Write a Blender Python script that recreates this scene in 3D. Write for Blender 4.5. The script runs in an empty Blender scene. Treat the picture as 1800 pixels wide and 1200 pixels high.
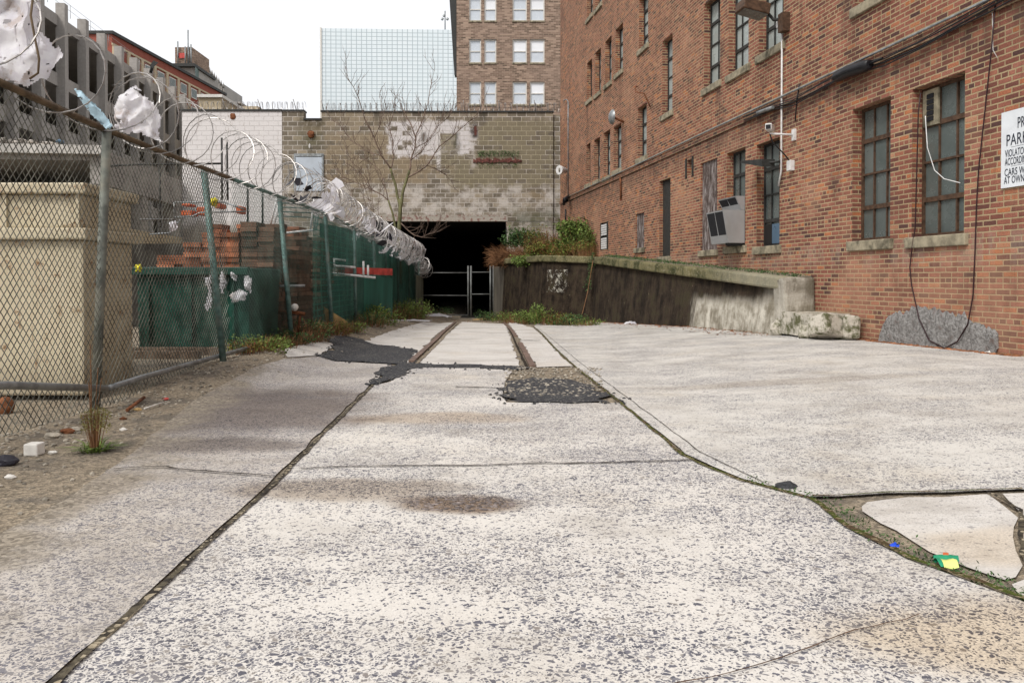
import bpy, bmesh, math, random
from mathutils import Vector, noise, geometry
R = math.radians
SC = bpy.context.scene
COL = SC.collection
random.seed(7)

# ------------------------------------------------------------------ camera
cd = bpy.data.cameras.new('camera')
cam = bpy.data.objects.new('camera', cd)
COL.objects.link(cam)
cam.location = (0, 0, 1.0)
cam.rotation_euler = (R(89.2), 0, 0)
cd.sensor_width = 36.0
cd.lens = 28.0
cd.shift_y = -(110 - 1400 * math.tan(R(0.8))) / 1800.0
cd.clip_start = 0.05
cd.clip_end = 2000
SC.camera = cam

# ------------------------------------------------------------------ sky and sun (bright overcast)
w = bpy.data.worlds.new('World'); SC.world = w; w.use_nodes = True
nt = w.node_tree; nt.nodes.clear()
sky = nt.nodes.new('ShaderNodeTexSky'); sky.sky_type = 'NISHITA'; sky.sun_disc = False
sky.sun_elevation = R(48); sky.sun_rotation = R(215); sky.dust_density = 6; sky.air_density = 1
hsv = nt.nodes.new('ShaderNodeHueSaturation'); hsv.inputs['Saturation'].default_value = 0.25
mixw = nt.nodes.new('ShaderNodeMixRGB'); mixw.inputs[0].default_value = 0.75
mixw.inputs[2].default_value = (9.6, 9.7, 10.0, 1)
bg = nt.nodes.new('ShaderNodeBackground'); bg.inputs[1].default_value = 0.085
wo = nt.nodes.new('ShaderNodeOutputWorld')
nt.links.new(sky.outputs[0], hsv.inputs['Color']); nt.links.new(hsv.outputs[0], mixw.inputs[1])
nt.links.new(mixw.outputs[0], bg.inputs[0]); nt.links.new(bg.outputs[0], wo.inputs[0])
sd = bpy.data.lights.new('sun', 'SUN'); sd.energy = 1.5; sd.angle = R(16); sd.color = (1, .96, .9)
so = bpy.data.objects.new('sun', sd); COL.objects.link(so)
so.rotation_euler = (R(42), 0, R(-35))
SC.view_settings.view_transform = 'Standard'; SC.view_settings.look = 'None'
SC.view_settings.exposure = 0.62; SC.view_settings.gamma = 1.0
try:
    SC.cycles.max_bounces = 6; SC.cycles.transparent_max_bounces = 16
except Exception: pass

# ------------------------------------------------------------------ measuring helpers (photo pixel -> place)
F = 1400.0
def U(px): return (px - 900) / F
def P(px, py, Z): return Vector((U(px) * Z, Z, 1 + (490 - py) / F * Z))
GY = [(-60, .0), (0, 0.0), (5, .0), (10, -.07), (17, -.18), (29, -.53), (33, -.70), (36, -.75), (60, -.75), (1500, -.75)]
GX = [(-1500, 0), (1.5, 0), (4.5, .17), (1500, .17)]
def pw(T, v):
    if v <= T[0][0]: return T[0][1]
    for (a, fa), (b, fb) in zip(T, T[1:]):
        if v <= b: return fa + (fb - fa) * (v - a) / (b - a)
    return T[-1][1]
GL_ = [(-1500, 1.), (-3.0, 1.), (-2.3, 0), (1500, 0)]; GB_ = [(-60, 0), (6.5, 0), (8.5, .15), (1500, .15)]
def gz(x, y): return pw(GY, y) + pw(GX, x) + pw(GL_, x) * pw(GB_, y)
def GP(px, py):
    Z = 1400.0 / max(py - 490, 5)
    for _ in range(30):
        h = 1 - gz(U(px) * Z, Z)
        Z = .5 * Z + .5 * h * F / max(py - 490, 5)
    return Vector((U(px) * Z, Z, gz(U(px) * Z, Z)))
FD = Vector((-.1483, .9889, 0)); FN = Vector((-.9889, -.1483, 0)); F0 = Vector((7.07, 0, 0))
def FL(s, o, z): return F0 + FD * s + FN * o + Vector((0, 0, z))
def FP(px, py):
    Z = 7.07 / (U(px) + .15)
    return Z * 1.01119, 1 + (490 - py) / F * Z
def FW(px, py, o=0):
    s, z = FP(px, py); return FL(s, o, z)
FX0 = -3.05; FSL = -.023                     # the chain link fence line
def FEN(Z, z, o=0): return Vector((FX0 + FSL * Z + o, Z, z))
def FENZ(px): return FX0 / (U(px) - FSL)

# ------------------------------------------------------------------ node helper
class NG:
    def __init__(s, name):
        s.m = bpy.data.materials.new(name); s.m.use_nodes = True; s.t = s.m.node_tree; s.t.nodes.clear()
        s.uvn = None
    def n(s, k, **a):
        x = s.t.nodes.new(k)
        for kk, v in a.items(): setattr(x, kk, v)
        return x
    def put(s, inp, v):
        if isinstance(v, bpy.types.NodeSocket): s.t.links.new(v, inp)
        elif v is not None:
            if isinstance(v, (tuple, list)) and len(v) == 3 and inp.type == 'RGBA': v = (*v, 1)
            inp.default_value = v
    def uv(s):
        if not s.uvn: s.uvn = s.n('ShaderNodeUVMap').outputs[0]
        return s.uvn
    def pos(s): return s.n('ShaderNodeNewGeometry').outputs['Position']
    def sep(s, v):
        x = s.n('ShaderNodeSeparateXYZ'); s.put(x.inputs[0], v); return x.outputs
    def comb(s, a, b, c=0.0):
        x = s.n('ShaderNodeCombineXYZ'); s.put(x.inputs[0], a); s.put(x.inputs[1], b); s.put(x.inputs[2], c); return x.outputs[0]
    def M(s, op, a, b=None, c=None, clamp=False):
        x = s.n('ShaderNodeMath', operation=op, use_clamp=clamp); s.put(x.inputs[0], a)
        if b is not None: s.put(x.inputs[1], b)
        if c is not None: s.put(x.inputs[2], c)
        return x.outputs[0]
    def V(s, op, a, b=None):
        x = s.n('ShaderNodeVectorMath', operation=op); s.put(x.inputs[0], a)
        if b is not None: s.put(x.inputs[1], b)
        return x.outputs[0]
    def sc(s, v, k):
        if not isinstance(k, (tuple, list)): k = (k, k, k)
        return s.V('MULTIPLY', v, k)
    def noise(s, v, scale=1, det=3, rough=.55, dist=0):
        x = s.n('ShaderNodeTexNoise'); s.put(x.inputs['Vector'], v); x.inputs['Scale'].default_value = scale
        x.inputs['Detail'].default_value = det; x.inputs['Roughness'].default_value = rough; x.inputs['Distortion'].default_value = dist
        return x.outputs[0]
    def noisec(s, v, scale=1, det=2):
        x = s.n('ShaderNodeTexNoise'); s.put(x.inputs['Vector'], v); x.inputs['Scale'].default_value = scale
        x.inputs['Detail'].default_value = det; return x.outputs[1]
    def vor(s, v, scale=1, feat='F1'):
        x = s.n('ShaderNodeTexVoronoi', feature=feat); s.put(x.inputs['Vector'], v); x.inputs['Scale'].default_value = scale
        return x.outputs
    def white(s, v):
        x = s.n('ShaderNodeTexWhiteNoise', noise_dimensions='2D'); s.put(x.inputs['Vector'], v); return x.outputs
    def ss(s, v, a, b, lo=0., hi=1.):
        x = s.n('ShaderNodeMapRange', interpolation_type='SMOOTHSTEP'); s.put(x.inputs[0], v)
        s.put(x.inputs[1], a); s.put(x.inputs[2], b); s.put(x.inputs[3], lo); s.put(x.inputs[4], hi); return x.outputs[0]
    def mix(s, f, a, b, mode='MIX'):
        x = s.n('ShaderNodeMixRGB', blend_type=mode); s.put(x.inputs[0], f); s.put(x.inputs[1], a); s.put(x.inputs[2], b); return x.outputs[0]
    def ramp(s, f, st, const=False):
        x = s.n('ShaderNodeValToRGB'); s.put(x.inputs[0], f); e = x.color_ramp.elements
        if const: x.color_ramp.interpolation = 'CONSTANT'
        while len(e) < len(st): e.new(.5)
        for el, (p, c) in zip(e, st): el.position = p; el.color = (*c, 1)
        return x.outputs[0]
    def box(s, u, v, x0, x1, y0, y1, soft, nz=None, amp=0.):
        if nz is not None:
            d = s.M('MULTIPLY', s.M('SUBTRACT', nz, .5), amp * 2)
            u = s.M('ADD', u, d); v = s.M('SUBTRACT', v, d)
        a = s.ss(u, x0 - soft, x0 + soft); b = s.ss(u, x1 - soft, x1 + soft, 1., 0.)
        c = s.ss(v, y0 - soft, y0 + soft); d = s.ss(v, y1 - soft, y1 + soft, 1., 0.)
        return s.M('MULTIPLY', s.M('MULTIPLY', a, b), s.M('MULTIPLY', c, d))
    def bricks(s, u, v, bw, bh, mort, hdr=0, off=.5):
        row = s.M('FLOOR', s.M('DIVIDE', v, bh))
        fv = s.M('FRACT', s.M('DIVIDE', v, bh))
        if hdr:
            ish = s.M('LESS_THAN', s.M('MODULO', s.M('ADD', row, 700), float(hdr)), .5)
            wd = s.M('MULTIPLY_ADD', ish, -bw / 2, bw)
        else: wd = bw
        sh = s.M('MULTIPLY', s.M('MODULO', s.M('ADD', row, 700), 2.), off)
        q = s.M('ADD', s.M('DIVIDE', u, wd), sh)
        col = s.M('FLOOR', q); fu = s.M('FRACT', q)
        du = s.M('MULTIPLY', s.M('MINIMUM', fu, s.M('SUBTRACT', 1., fu)), wd)
        dv = s.M('MULTIPLY', s.M('MINIMUM', fv, s.M('SUBTRACT', 1., fv)), bh)
        d = s.M('MINIMUM', du, dv)
        mask = s.ss(d, mort * .42, mort * .62)           # 1 = brick face
        rnd = s.white(s.comb(col, row))
        return mask, rnd[0], rnd[1]
    def out(s, color, rough=.8, bump=None, bs=.3, bd=.01, metal=0., spec=.3, alpha=None):
        b = s.n('ShaderNodeBsdfPrincipled'); o = s.n('ShaderNodeOutputMaterial')
        s.put(b.inputs['Base Color'], color); s.put(b.inputs['Roughness'], rough); s.put(b.inputs['Metallic'], metal)
        s.put(b.inputs['Specular IOR Level'], spec)
        if alpha is not None: s.put(b.inputs['Alpha'], alpha)
        if bump is not None:
            bn = s.n('ShaderNodeBump'); bn.inputs['Strength'].default_value = bs; bn.inputs['Distance'].default_value = bd
            s.put(bn.inputs['Height'], bump); s.t.links.new(bn.outputs[0], b.inputs['Normal'])
        s.t.links.new(b.outputs[0], o.inputs[0]); return s.m

def simple(name, col, rough=.7, var=.25, scale=8, metal=0., bs=.2, dirt=None, island=False, spec=.3, streak=False):
    g = NG(name); p = g.pos()
    v = g.sc(p, (1, 1, .15)) if streak else p
    n1 = g.noise(v, scale, 4, .6); 
    c = g.mix(g.ss(n1, .3, .7), [x * (1 - var) for x in col], [min(1, x * (1 + var)) for x in col])
    if island:
        r = g.n('ShaderNodeNewGeometry').outputs['Random Per Island']
        c = g.mix(1., c, g.ramp(r, [(0, (.55, .55, .55)), (1, (1.5, 1.5, 1.5))]), 'MULTIPLY')
    if dirt: c = g.mix(g.M('MULTIPLY', g.ss(g.noise(v, scale * .35, 5, .65), .5, .68), dirt[1]), c, dirt[0])
    return g.out(c, rough, n1, bs, .01, metal, spec)

MAT = {}
# --- red brick of the long building
g = NG('red_brick'); u, v, _ = g.sep(g.uv()); z3 = g.noise(g.uv(), 14, 2)
uu = g.M('MULTIPLY_ADD', g.M('SUBTRACT', z3, .5), .014, u); vv = g.M('MULTIPLY_ADD', g.M('SUBTRACT', g.noise(g.sc(g.uv(), (1, 1.3, 1)), 11, 2), .5), .009, v)
mk, rn, rc = g.bricks(uu, vv, .215, .0677, .0165, 7)
bc = g.ramp(rn, [(0, (.075, .04, .038)), (.08, (.13, .055, .045)), (.3, (.20, .075, .053)), (.6, (.265, .10, .069)), (.85, (.315, .132, .094)), (.96, (.40, .14, .06)), (1, (.40, .21, .13))])
fine = g.noise(g.uv(), 60, 3); big = g.noise(g.uv(), .55, 4, .6)
bc = g.mix(.6, bc, g.ramp(fine, [(.3, (.5, .5, .5)), (.7, (1.45, 1.45, 1.45))]), 'MULTIPLY')
mort = g.mix(g.M('MULTIPLY_ADD', fine, .5, g.M('MULTIPLY', big, .5)), (.25, .18, .10), (.52, .41, .25))
c = g.mix(mk, mort, bc)
c = g.mix(g.M('MULTIPLY', g.ss(g.M('ADD', big, g.M('MULTIPLY', g.ss(g.sep(g.pos())[2], 2.0, .6), .12)), .5, .72), .42), c, (.44, .25, .16))          # paler washed areas
c = g.mix(g.M('MULTIPLY', g.ss(g.noise(g.sc(g.uv(), (1, .35, 1)), .9, 5, .65), .54, .72), .55), c, (.11, .06, .045))
stk = g.noise(g.sc(g.uv(), (3.2, .22, 1)), 1.3, 6, .75); hz_ = g.sep(g.pos())[2]
c = g.mix(g.M('MULTIPLY', g.ss(stk, .55, .70), .38), c, (.075, .045, .035))
c = g.mix(g.M('MULTIPLY', g.M('MULTIPLY', g.ss(hz_, 3.5, 4.1), g.ss(hz_, 4.28, 4.14)), g.ss(stk, .35, .6, .1, .6)), c, (.06, .04, .032))
c = g.mix(g.M('MULTIPLY', g.M('MULTIPLY', g.ss(hz_, 1.05, 1.3), g.ss(hz_, 1.62, 1.5)), g.ss(stk, .42, .6, .0, .35)), c, (.34, .27, .22))
c = g.mix(.35, c, g.ramp(g.noise(g.uv(), 2.6, 5, .7), [(.34, (.62, .6, .6)), (.66, (1.3, 1.3, 1.28))]), 'MULTIPLY')
zz = g.sep(g.pos())
damp = g.M('MULTIPLY', g.ss(g.M('MULTIPLY_ADD', g.noise(g.uv(), 3, 3), .6, zz[2]), 1.1, .65), g.ss(zz[1], 13.2, 13.8))
c = g.mix(g.M('MULTIPLY', damp, .75), c, g.mix(g.ss(g.noise(g.uv(), 5, 3), .45, .6), (.03, .035, .015), (.2, .06, .02)))
h = g.M('ADD', g.M('MULTIPLY', mk, 1.), g.M('MULTIPLY', fine, .35))
MAT['brick'] = g.out(c, .88, h, .7, .012, spec=.2)
# --- brown mottled brick far building
g = NG('brown_brick'); u, v, _ = g.sep(g.uv())
mk, rn, rc = g.bricks(u, v, .42, .14, .03)
c = g.mix(mk, (.3, .23, .17), g.ramp(rn, [(0, (.10, .07, .055)), (.5, (.20, .135, .105)), (1, (.36, .26, .20))]))
c = g.mix(g.M('MULTIPLY', g.ss(g.noise(g.uv(), .3, 4), .4, .65), .35), c, (.27, .195, .155))
MAT['brownbrick'] = g.out(c, .9, spec=.1)
# --- distant red brick
g = NG('distant_red_brick')
MAT['farred'] = g.out(g.mix(g.noise(g.uv(), 1.5, 4), (.2, .06, .045), (.32, .11, .08)), .9, spec=.1)
# --- concrete block wall at the end
def block_mat(name, white):
    g = NG(name); u, v, _ = g.sep(g.pos())[0], g.sep(g.pos())[2], 0
    uvv = g.comb(u, v, 0.)
    nz = g.noise(uvv, 1.6, 5, .65); fine = g.noise(uvv, 18, 3)
    mk, rn, _ = g.bricks(u, g.M('ADD', v, .02), .406, .203, .024, 0)
    bc = g.ramp(rn, [(0, (.14, .118, .09)), (.4, (.20, .17, .13)), (.75, (.26, .22, .17)), (1, (.31, .26, .19))])
    mort = g.mix(nz, (.32, .285, .24), (.66, .61, .56))
    if white:
        bc = g.mix(fine, (.60, .57, .56), (.72, .69, .68)); mort = g.mix(nz, (.42, .39, .37), (.70, .67, .66))
        c = g.mix(mk, mort, bc)
        c = g.mix(g.M('MULTIPLY', g.ss(g.noise(g.sc(uvv, (1, .5, 1)), 2.2, 6, .7), .60, .68), .7), c, (.33, .28, .24))
        c = g.mix(g.ss(g.M('MULTIPLY_ADD', nz, .8, v), 3.9, 3.4), c, (.33, .29, .25))
    else:
        k = .02429
        def X(px): return (px - 900) * k
        def Zh(py): return 1 + (490 - py) * k
        cb = g.mix(mk, mort, bc)
        tan = g.mix(mk, (.36, .29, .20), g.mix(nz, (.19, .15, .10), (.29, .23, .155)))
        khaki = g.mix(mk, (.34, .30, .20), g.mix(nz, (.15, .128, .085), (.25, .215, .15)))
        nb = g.noise(uvv, .9, 5, .7)
        c = cb
        def lay(c, col, a, b, t, bt, soft=.04, amp=.25, k2=1.):
            m = g.box(u, v, X(a), X(b), Zh(bt), Zh(t), soft * 2.2, nb, amp * 1.4); k2 = k2 * .9
            m = g.M('MULTIPLY', m, g.ss(g.M('MULTIPLY_ADD', rn, .3, g.M('MULTIPLY', g.noise(uvv, 2.4, 6, .75), .95)), .44, .60))
            return g.mix(g.M('MULTIPLY', m, k2), c, col)
        c = lay(c, tan, 572, 752, 238, 322); c = lay(c, tan, 745, 800, 290, 306, .05, .2)
        c = lay(c, khaki, 800, 972, 212, 330, .06, .5); c = lay(c, tan, 535, 690, 205, 232, .1, .6, .6)
        c = lay(c, tan, 925, 960, 335, 350, .04, .05); c = lay(c, khaki, 780, 860, 292, 330, .1, .5, .7)
        c = lay(c, g.mix(mk, (.5, .47, .45), (.62, .59, .59)), 682, 836, 214, 272, .04, .5)
        c = lay(c, (.6, .57, .55), 768, 776, 230, 300, .02, .1); c = lay(c, khaki, 775, 803, 236, 290, .02, .08)
        c = lay(c, (.5, .46, .43), 826, 838, 240, 295, .05, .4, .7)
        c = lay(c, (.06, .05, .035), 742, 750, 234, 252, .05, .2, .9); c = lay(c, (.06, .055, .035), 800, 808, 234, 268, .05, .25, .85)  # dark blobs put the shade of holes in the wall into the colour
        c = lay(c, (.03, .02, .015), 828, 838, 212, 242, .04, .3); c = lay(c, (.12, .03, .02), 833, 838, 222, 238, .02, .1, .8)  # larger hole: its shade painted as a dark blob, with red inside
        c = lay(c, (.07, .06, .035), 527, 568, 205, 225, .1, .4, .85); c = lay(c, (.08, .07, .04), 640, 655, 265, 290, .1, .3, .6)
        c = lay(c, (.07, .07, .03), 530, 566, 232, 262, .15, .5, .7)
        # efflorescence clouds low on the wall and dark streaks from the coping
        m = g.M('MULTIPLY', g.ss(nz, .42, .64), g.ss(v, Zh(318), Zh(335)))
        c = g.mix(g.M('MULTIPLY', m, .85), c, (.52, .48, .44))
        st = g.noise(g.sc(uvv, (1, .12, 1)), 1.8, 5, .7)
        c = g.mix(g.M('MULTIPLY', g.M('MULTIPLY', g.ss(st, .54, .68), g.ss(v, Zh(230), Zh(200))), .75), c, (.07, .06, .045))
        c = lay(c, (.05, .06, .025), 890, 990, 372, 402, .2, .3, .75)
        c = g.mix(g.box(u, v, X(560), X(892), Zh(390), Zh(378), .03, nb, .04), c, g.mix(g.ss(g.noise(uvv, 6, 3), .50, .62), (.36, .325, .28), (.22, .13, .11)))
        c = g.mix(.3, c, g.ramp(fine, [(.3, (.6, .6, .6)), (.7, (1.3, 1.3, 1.3))]), 'MULTIPLY')
    return g.out(c, .9, g.M('ADD', mk, g.M('MULTIPLY', fine, .3)), .6, .02, spec=.15)
MAT['block'] = block_mat('concrete_block', False)
MAT['blockwhite'] = block_mat('white_painted_block', True)
# --- exposed aggregate concrete
def slab_mat(name, base, dens, smooth, dirty):
    g = NG(name); p = g.pos(); x, y, _ = g.sep(p); q = g.comb(x, y, 0.)
    w1 = g.V('ADD', q, g.sc(g.noisec(q, 45, 2), .012))
    blot = g.noise(q, 1.3, 4, .6); blot2 = g.noise(g.sc(q, (.35, 1.6, 1)), 1.1, 4, .6)
    den = g.M('ADD', g.M('MULTIPLY', blot, .5), g.M('MULTIPLY_ADD', blot2, .35, g.M('MULTIPLY', g.noise(q, 6, 3), .15)))
    def chips(sx, sy, lo, hi, off):
        r = g.n('ShaderNodeVectorRotate', rotation_type='Z_AXIS'); g.put(r.inputs['Vector'], w1); r.inputs['Angle'].default_value = off
        vv = g.sc(r.outputs[0], (sx, sy, 1)); vv = g.V('ADD', vv, (off * 13.7, off * 5.1, 0.))
        cc = g.vor(vv, 1, 'F1')[1]; ed = g.vor(vv, 1, 'DISTANCE_TO_EDGE')[0]
        rr = g.sep(cc)
        keep = g.M('LESS_THAN', rr[0], g.ss(den, .40, .62, lo, hi))
        thr = g.M('MULTIPLY_ADD', rr[1], .26, .07)
        return g.M('MULTIPLY', keep, g.ss(ed, thr, g.M('ADD', thr, .05))), rr[2]
    m1, r1 = chips(42, 62, dens[0] * .7, dens[1] * .75, .3); m2, r2 = chips(78, 110, dens[0], dens[1], 1.2); m3, r3 = chips(54, 80, dens[0] * .9, dens[1] * .9, 2.2)
    m4, r4 = chips(95, 150, dens[0], dens[1], 2.9)
    m = g.M('MAXIMUM', g.M('MAXIMUM', m1, m2), g.M('MAXIMUM', m3, g.M('MULTIPLY', m4, .75)))
    cream = g.mix(g.noise(q, 3, 5, .65), base, [b * .86 for b in base])
    cream = g.mix(g.M('MULTIPLY', g.ss(g.noise(q, .8, 5, .6), .5, .72), .4), cream, (.5, .43, .33))
    fine = g.noise(q, 120, 3)
    cream = g.mix(.45, cream, g.ramp(fine, [(.3, (.7, .7, .7)), (.7, (1.2, 1.2, 1.2))]), 'MULTIPLY')
    cream = g.mix(g.M('MULTIPLY', g.ss(g.vor(g.V('ADD', w1, (3., 1., 0.)), 110)[0], .35, .2), g.ss(den, .4, .6, .1, .6)), cream, (.28, .25, .235))
    chip = g.ramp(r1, [(0, (.07, .07, .09)), (.5, (.12, .118, .145)), (.85, (.18, .175, .19)), (.96, (.21, .185, .17)), (1, (.26, .24, .22))])
    c = g.mix(g.M('MULTIPLY', m, smooth), cream, chip)
    far = g.noise(g.sc(q, (.5, 2.2, 1)), 1.4, 8, .78)
    c = g.mix(g.M('MULTIPLY', g.ss(far, .5, .68), dirty), c, (.25, .22, .19))
    gr_ = g.M('MULTIPLY', g.ss(g.noise(q, .9, 9, .74), .47, .66), .42); c = g.mix(gr_, c, g.mix(g.noise(q, 7, 3), (.2, .175, .15), (.36, .32, .27)))
    # rust-brown worn spot around the pothole, grey dirty band by the joint
    for (cx, cy, rx, ry, col, k) in ((-.22, 3.50, .31, .17, (.17, .125, .09), .75), (-.75, 3.75, .6, .22, (.24, .2, .16), .55), (-1.95, 6.2, 1.05, 1.4, (.17, .15, .145), .68),
                                     (-1.9, 4.75, .8, .28, (.2, .185, .18), .7), (-2.3, 3.7, .5, .5, (.3, .26, .21), .6), (-.5, 5.7, .7, .3, (.33, .27, .21), .5),
                                     (1.35, 2.2, .55, .30, (.40, .34, .26), .6), (1.9, 2.9, .5, .2, (.42, .36, .28), .4), (2.6, 7.4, 1.6, .25, (.3, .27, .24), .4)):
        dx = g.M('DIVIDE', g.M('SUBTRACT', x, cx), rx); dy = g.M('DIVIDE', g.M('SUBTRACT', y, cy), ry)
        dd = g.M('ADD', g.M('POWER', dx, 2.), g.M('POWER', dy, 2.)); dd = g.M('ADD', dd, g.M('MULTIPLY', g.M('SUBTRACT', g.noise(q, 5, 4, .7) if cx == -.24 else blot, .5), 2.2))
        c = g.mix(g.M('MULTIPLY', g.ss(dd, 1.3, .2), min(1, k * 1.25)), c, g.mix(g.ss(fine, .35, .6), [v / .62 for v in col], [min(1, v * 1.35 / .62) for v in col]), 'MULTIPLY')
    if name.startswith('worn'):
        e_ = g.M('ADD', g.M('ADD', x, 1.5), g.M('MULTIPLY', y, .17)); e_ = g.M('ADD', e_, g.M('MULTIPLY', g.M('SUBTRACT', g.noise(q, 2.5, 5, .65), .5), 1.1))
        gv = g.mix(g.sep(g.vor(q, 60)[1])[0], (.13, .11, .085), (.36, .31, .245))
        c = g.mix(g.ss(e_, .45, .05), c, gv)
    hgt = g.M('ADD', g.M('MULTIPLY', m, -.5), g.M('MULTIPLY', fine, .4))
    return g.out(c, .85, hgt, .35, .004, spec=.2)
MAT['slab'] = slab_mat('exposed_aggregate_concrete', (.665, .63, .58), (.20, 1.05), .96, .12)
MAT['slableft'] = slab_mat('worn_aggregate_concrete', (.56, .515, .465), (.5, 1.1), .9, .5)
MAT['slabright'] = slab_mat('smooth_aggregate_concrete', (.63, .605, .56), (.05, .85), .85, .28)
MAT['slabpale'] = slab_mat('pale_smooth_concrete', (.64, .61, .57), (.0, .25), .5, .45)
# --- gravelly ground
g = NG('gravel_dirt'); p = g.pos(); x, y, _ = g.sep(p); q = g.comb(x, y, 0.)
vo = g.vor(q, 55); n1 = g.noise(q, 2.2, 5, .65); n2 = g.noise(q, 90, 3)
c = g.mix(n1, (.2, .165, .12), (.31, .265, .205)); c = g.mix(.7, c, g.mix(g.sep(vo[1])[0], (.4, .4, .4), (1.6, 1.55, 1.5)), 'MULTIPLY')
c = g.mix(g.M('MULTIPLY', g.ss(n1, .5, .62), .6), c, (.1, .09, .08)); c = g.mix(.4, c, g.ramp(n2, [(.3, (.5, .5, .5)), (.7, (1.4, 1.4, 1.4))]), 'MULTIPLY')
MAT['gravel'] = g.out(c, .95, g.M('ADD', vo[0], n2), .6, .012, spec=.1)
g = NG('asphalt'); p = g.pos(); x, y, _ = g.sep(p); q = g.comb(x, y, 0.)
vo = g.vor(q, 70); n1 = g.noise(q, 3.5, 5, .65)
c = g.mix(n1, (.028, .028, .031), (.06, .06, .064)); c = g.mix(g.M('GREATER_THAN', g.sep(vo[1])[0], .93), c, (.2, .19, .17))
c = g.mix(g.M('MULTIPLY', g.ss(g.noise(q, 1.5, 4), .55, .7), .35), c, (.15, .14, .125))
MAT['asphalt'] = g.out(c, .9, vo[0], .8, .01, spec=.25)
g = NG('joint_filler'); q = g.pos(); n1 = g.noise(q, 14, 4); vo = g.vor(q, 60)
c = g.mix(g.ss(n1, .45, .6), (.035, .03, .025), (.10, .085, .06)); c = g.mix(g.M('GREATER_THAN', g.sep(vo[1])[0], .85), c, (.33, .28, .2))
MAT['joint'] = g.out(c, .95, vo[0], .6, .01, spec=.1)
g = NG('crack'); MAT['crack'] = g.out(g.mix(g.noise(g.pos(), 20, 3), (.015, .012, .01), (.05, .04, .03)), .95, spec=.1)
MAT['rustcrack'] = simple('rusty_crack', (.10, .06, .04), .95, .5, 30)
g = NG('mossy_joint'); n1 = g.noise(g.pos(), 9, 4); vo = g.vor(g.pos(), 80)
c = g.mix(g.ss(n1, .4, .55), (.09, .06, .035), (.07, .085, .02)); c = g.mix(g.M('GREATER_THAN', g.sep(vo[1])[0], .8), c, (.25, .2, .12))
MAT['mossjoint'] = g.out(c, .95, vo[0], .8, .015, spec=.1)
# --- stained retaining wall concrete
g = NG('stained_concrete'); p = g.pos(); x, y, z = g.sep(p); u, v, _ = g.sep(g.uv())
st = g.noise(g.comb(g.M('ADD', u, g.M('MULTIPLY', v, -.12)), g.M('MULTIPLY', v, .10)), 3.2, 8, .82)
n1 = g.noise(p, 2.5, 5, .65); n2 = g.noise(p, 30, 3)
dark = g.mix(g.ss(g.M('MULTIPLY_ADD', n1, .5, g.M('MULTIPLY', st, .6)), .42, .68), (.010, .007, .005), (.06, .042, .028)); dark = g.mix(g.M('MULTIPLY', g.ss(st, .63, .72), .55), dark, (.17, .13, .08)); dark = g.mix(g.M('MULTIPLY', g.ss(g.noise(p, 9, 5, .75), .64, .70), .5), dark, (.3, .25, .17))
dark = g.mix(g.M('MULTIPLY', g.ss(n1, .5, .7), .5), dark, (.03, .032, .012))
pale = g.mix(g.ss(g.M('ADD', g.M('MULTIPLY', n1, .6), g.M('MULTIPLY', st, .4)), .38, .62), (.2, .175, .13), (.62, .58, .5))
pm = g.M('MULTIPLY', g.ss(g.M('MULTIPLY_ADD', st, 3.0, y), 18.9, 18.3), g.ss(g.M('MULTIPLY_ADD', n1, .5, z), .98, .72))
c = g.mix(pm, dark, pale)
near = g.ss(g.M('MULTIPLY_ADD', n1, 1.5, y), 15.2, 14.3); c = g.mix(g.M('MULTIPLY', near, .7), c, pale)
MAT['retain'] = g.out(c, .9, g.M('ADD', n1, n2), .6, .02, spec=.15)
g = NG('mossy_cap'); p = g.pos(); n1 = g.noise(p, 2.2, 5, .7); n2 = g.noise(p, 22, 4); y = g.sep(p)[1]
c = g.mix(g.ss(n1, .35, .62), (.03, .036, .012), (.17, .15, .075)); c = g.mix(g.M('MULTIPLY', g.ss(n2, .5, .7), .6), c, (.33, .29, .2))
c = g.mix(g.M('MULTIPLY', g.ss(y, 17, 14), .6), c, (.36, .33, .25))
MAT['cap'] = g.out(c, .92, n2, .5, .02, spec=.15)
g = NG('wet_step_concrete'); p = g.pos(); n1 = g.noise(p, 5, 5, .7); n2 = g.noise(p, 25, 4)
c = g.mix(g.ss(n1, .38, .56), (.10, .10, .05), (.5, .46, .39)); MAT['stepc'] = g.out(c, .9, g.M('ADD', n1, n2), .7, .02, spec=.15)
g = NG('stucco_patch'); p = g.pos(); n1 = g.noise(p, 6, 5, .7); n2 = g.noise(p, 24, 6, .75)
c = g.mix(g.ss(n2, .33, .66), (.17, .16, .15), (.44, .425, .41)); c = g.mix(g.M('MULTIPLY', g.ss(n1, .56, .68), .7), c, (.14, .08, .06))
MAT['stucco'] = g.out(c, .95, g.M('ADD', n1, n2), 1., .05, spec=.1)
g = NG('garage_concrete'); p = g.pos(); n1 = g.noise(g.sc(p, (1, 1, .2)), 1.3, 5, .65); n2 = g.noise(p, 6, 4)
c = g.mix(n1, (.24, .225, .21), (.42, .39, .36)); c = g.mix(.4, c, g.ramp(n2, [(.3, (.7, .7, .7)), (.7, (1.2, 1.2, 1.2))]), 'MULTIPLY')
MAT['garage'] = g.out(c, .9, spec=.15)
g = NG('weathered_plywood'); u, v, _ = g.sep(g.uv())
n1 = g.noise(g.comb(u, g.M('MULTIPLY', v, .14)), 16, 6, .8); n2 = g.noise(g.uv(), 4, 4)
c = g.ramp(n1, [(.36, (.025, .018, .014)), (.5, (.13, .10, .09)), (.6, (.34, .31, .30)), (.72, (.55, .52, .5))]); c = g.mix(g.M('MULTIPLY', g.ss(n2, .5, .65), .6), c, (.05, .035, .03))
MAT['plywood'] = g.out(c, .9, n1, .5, .01, spec=.1)
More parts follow.
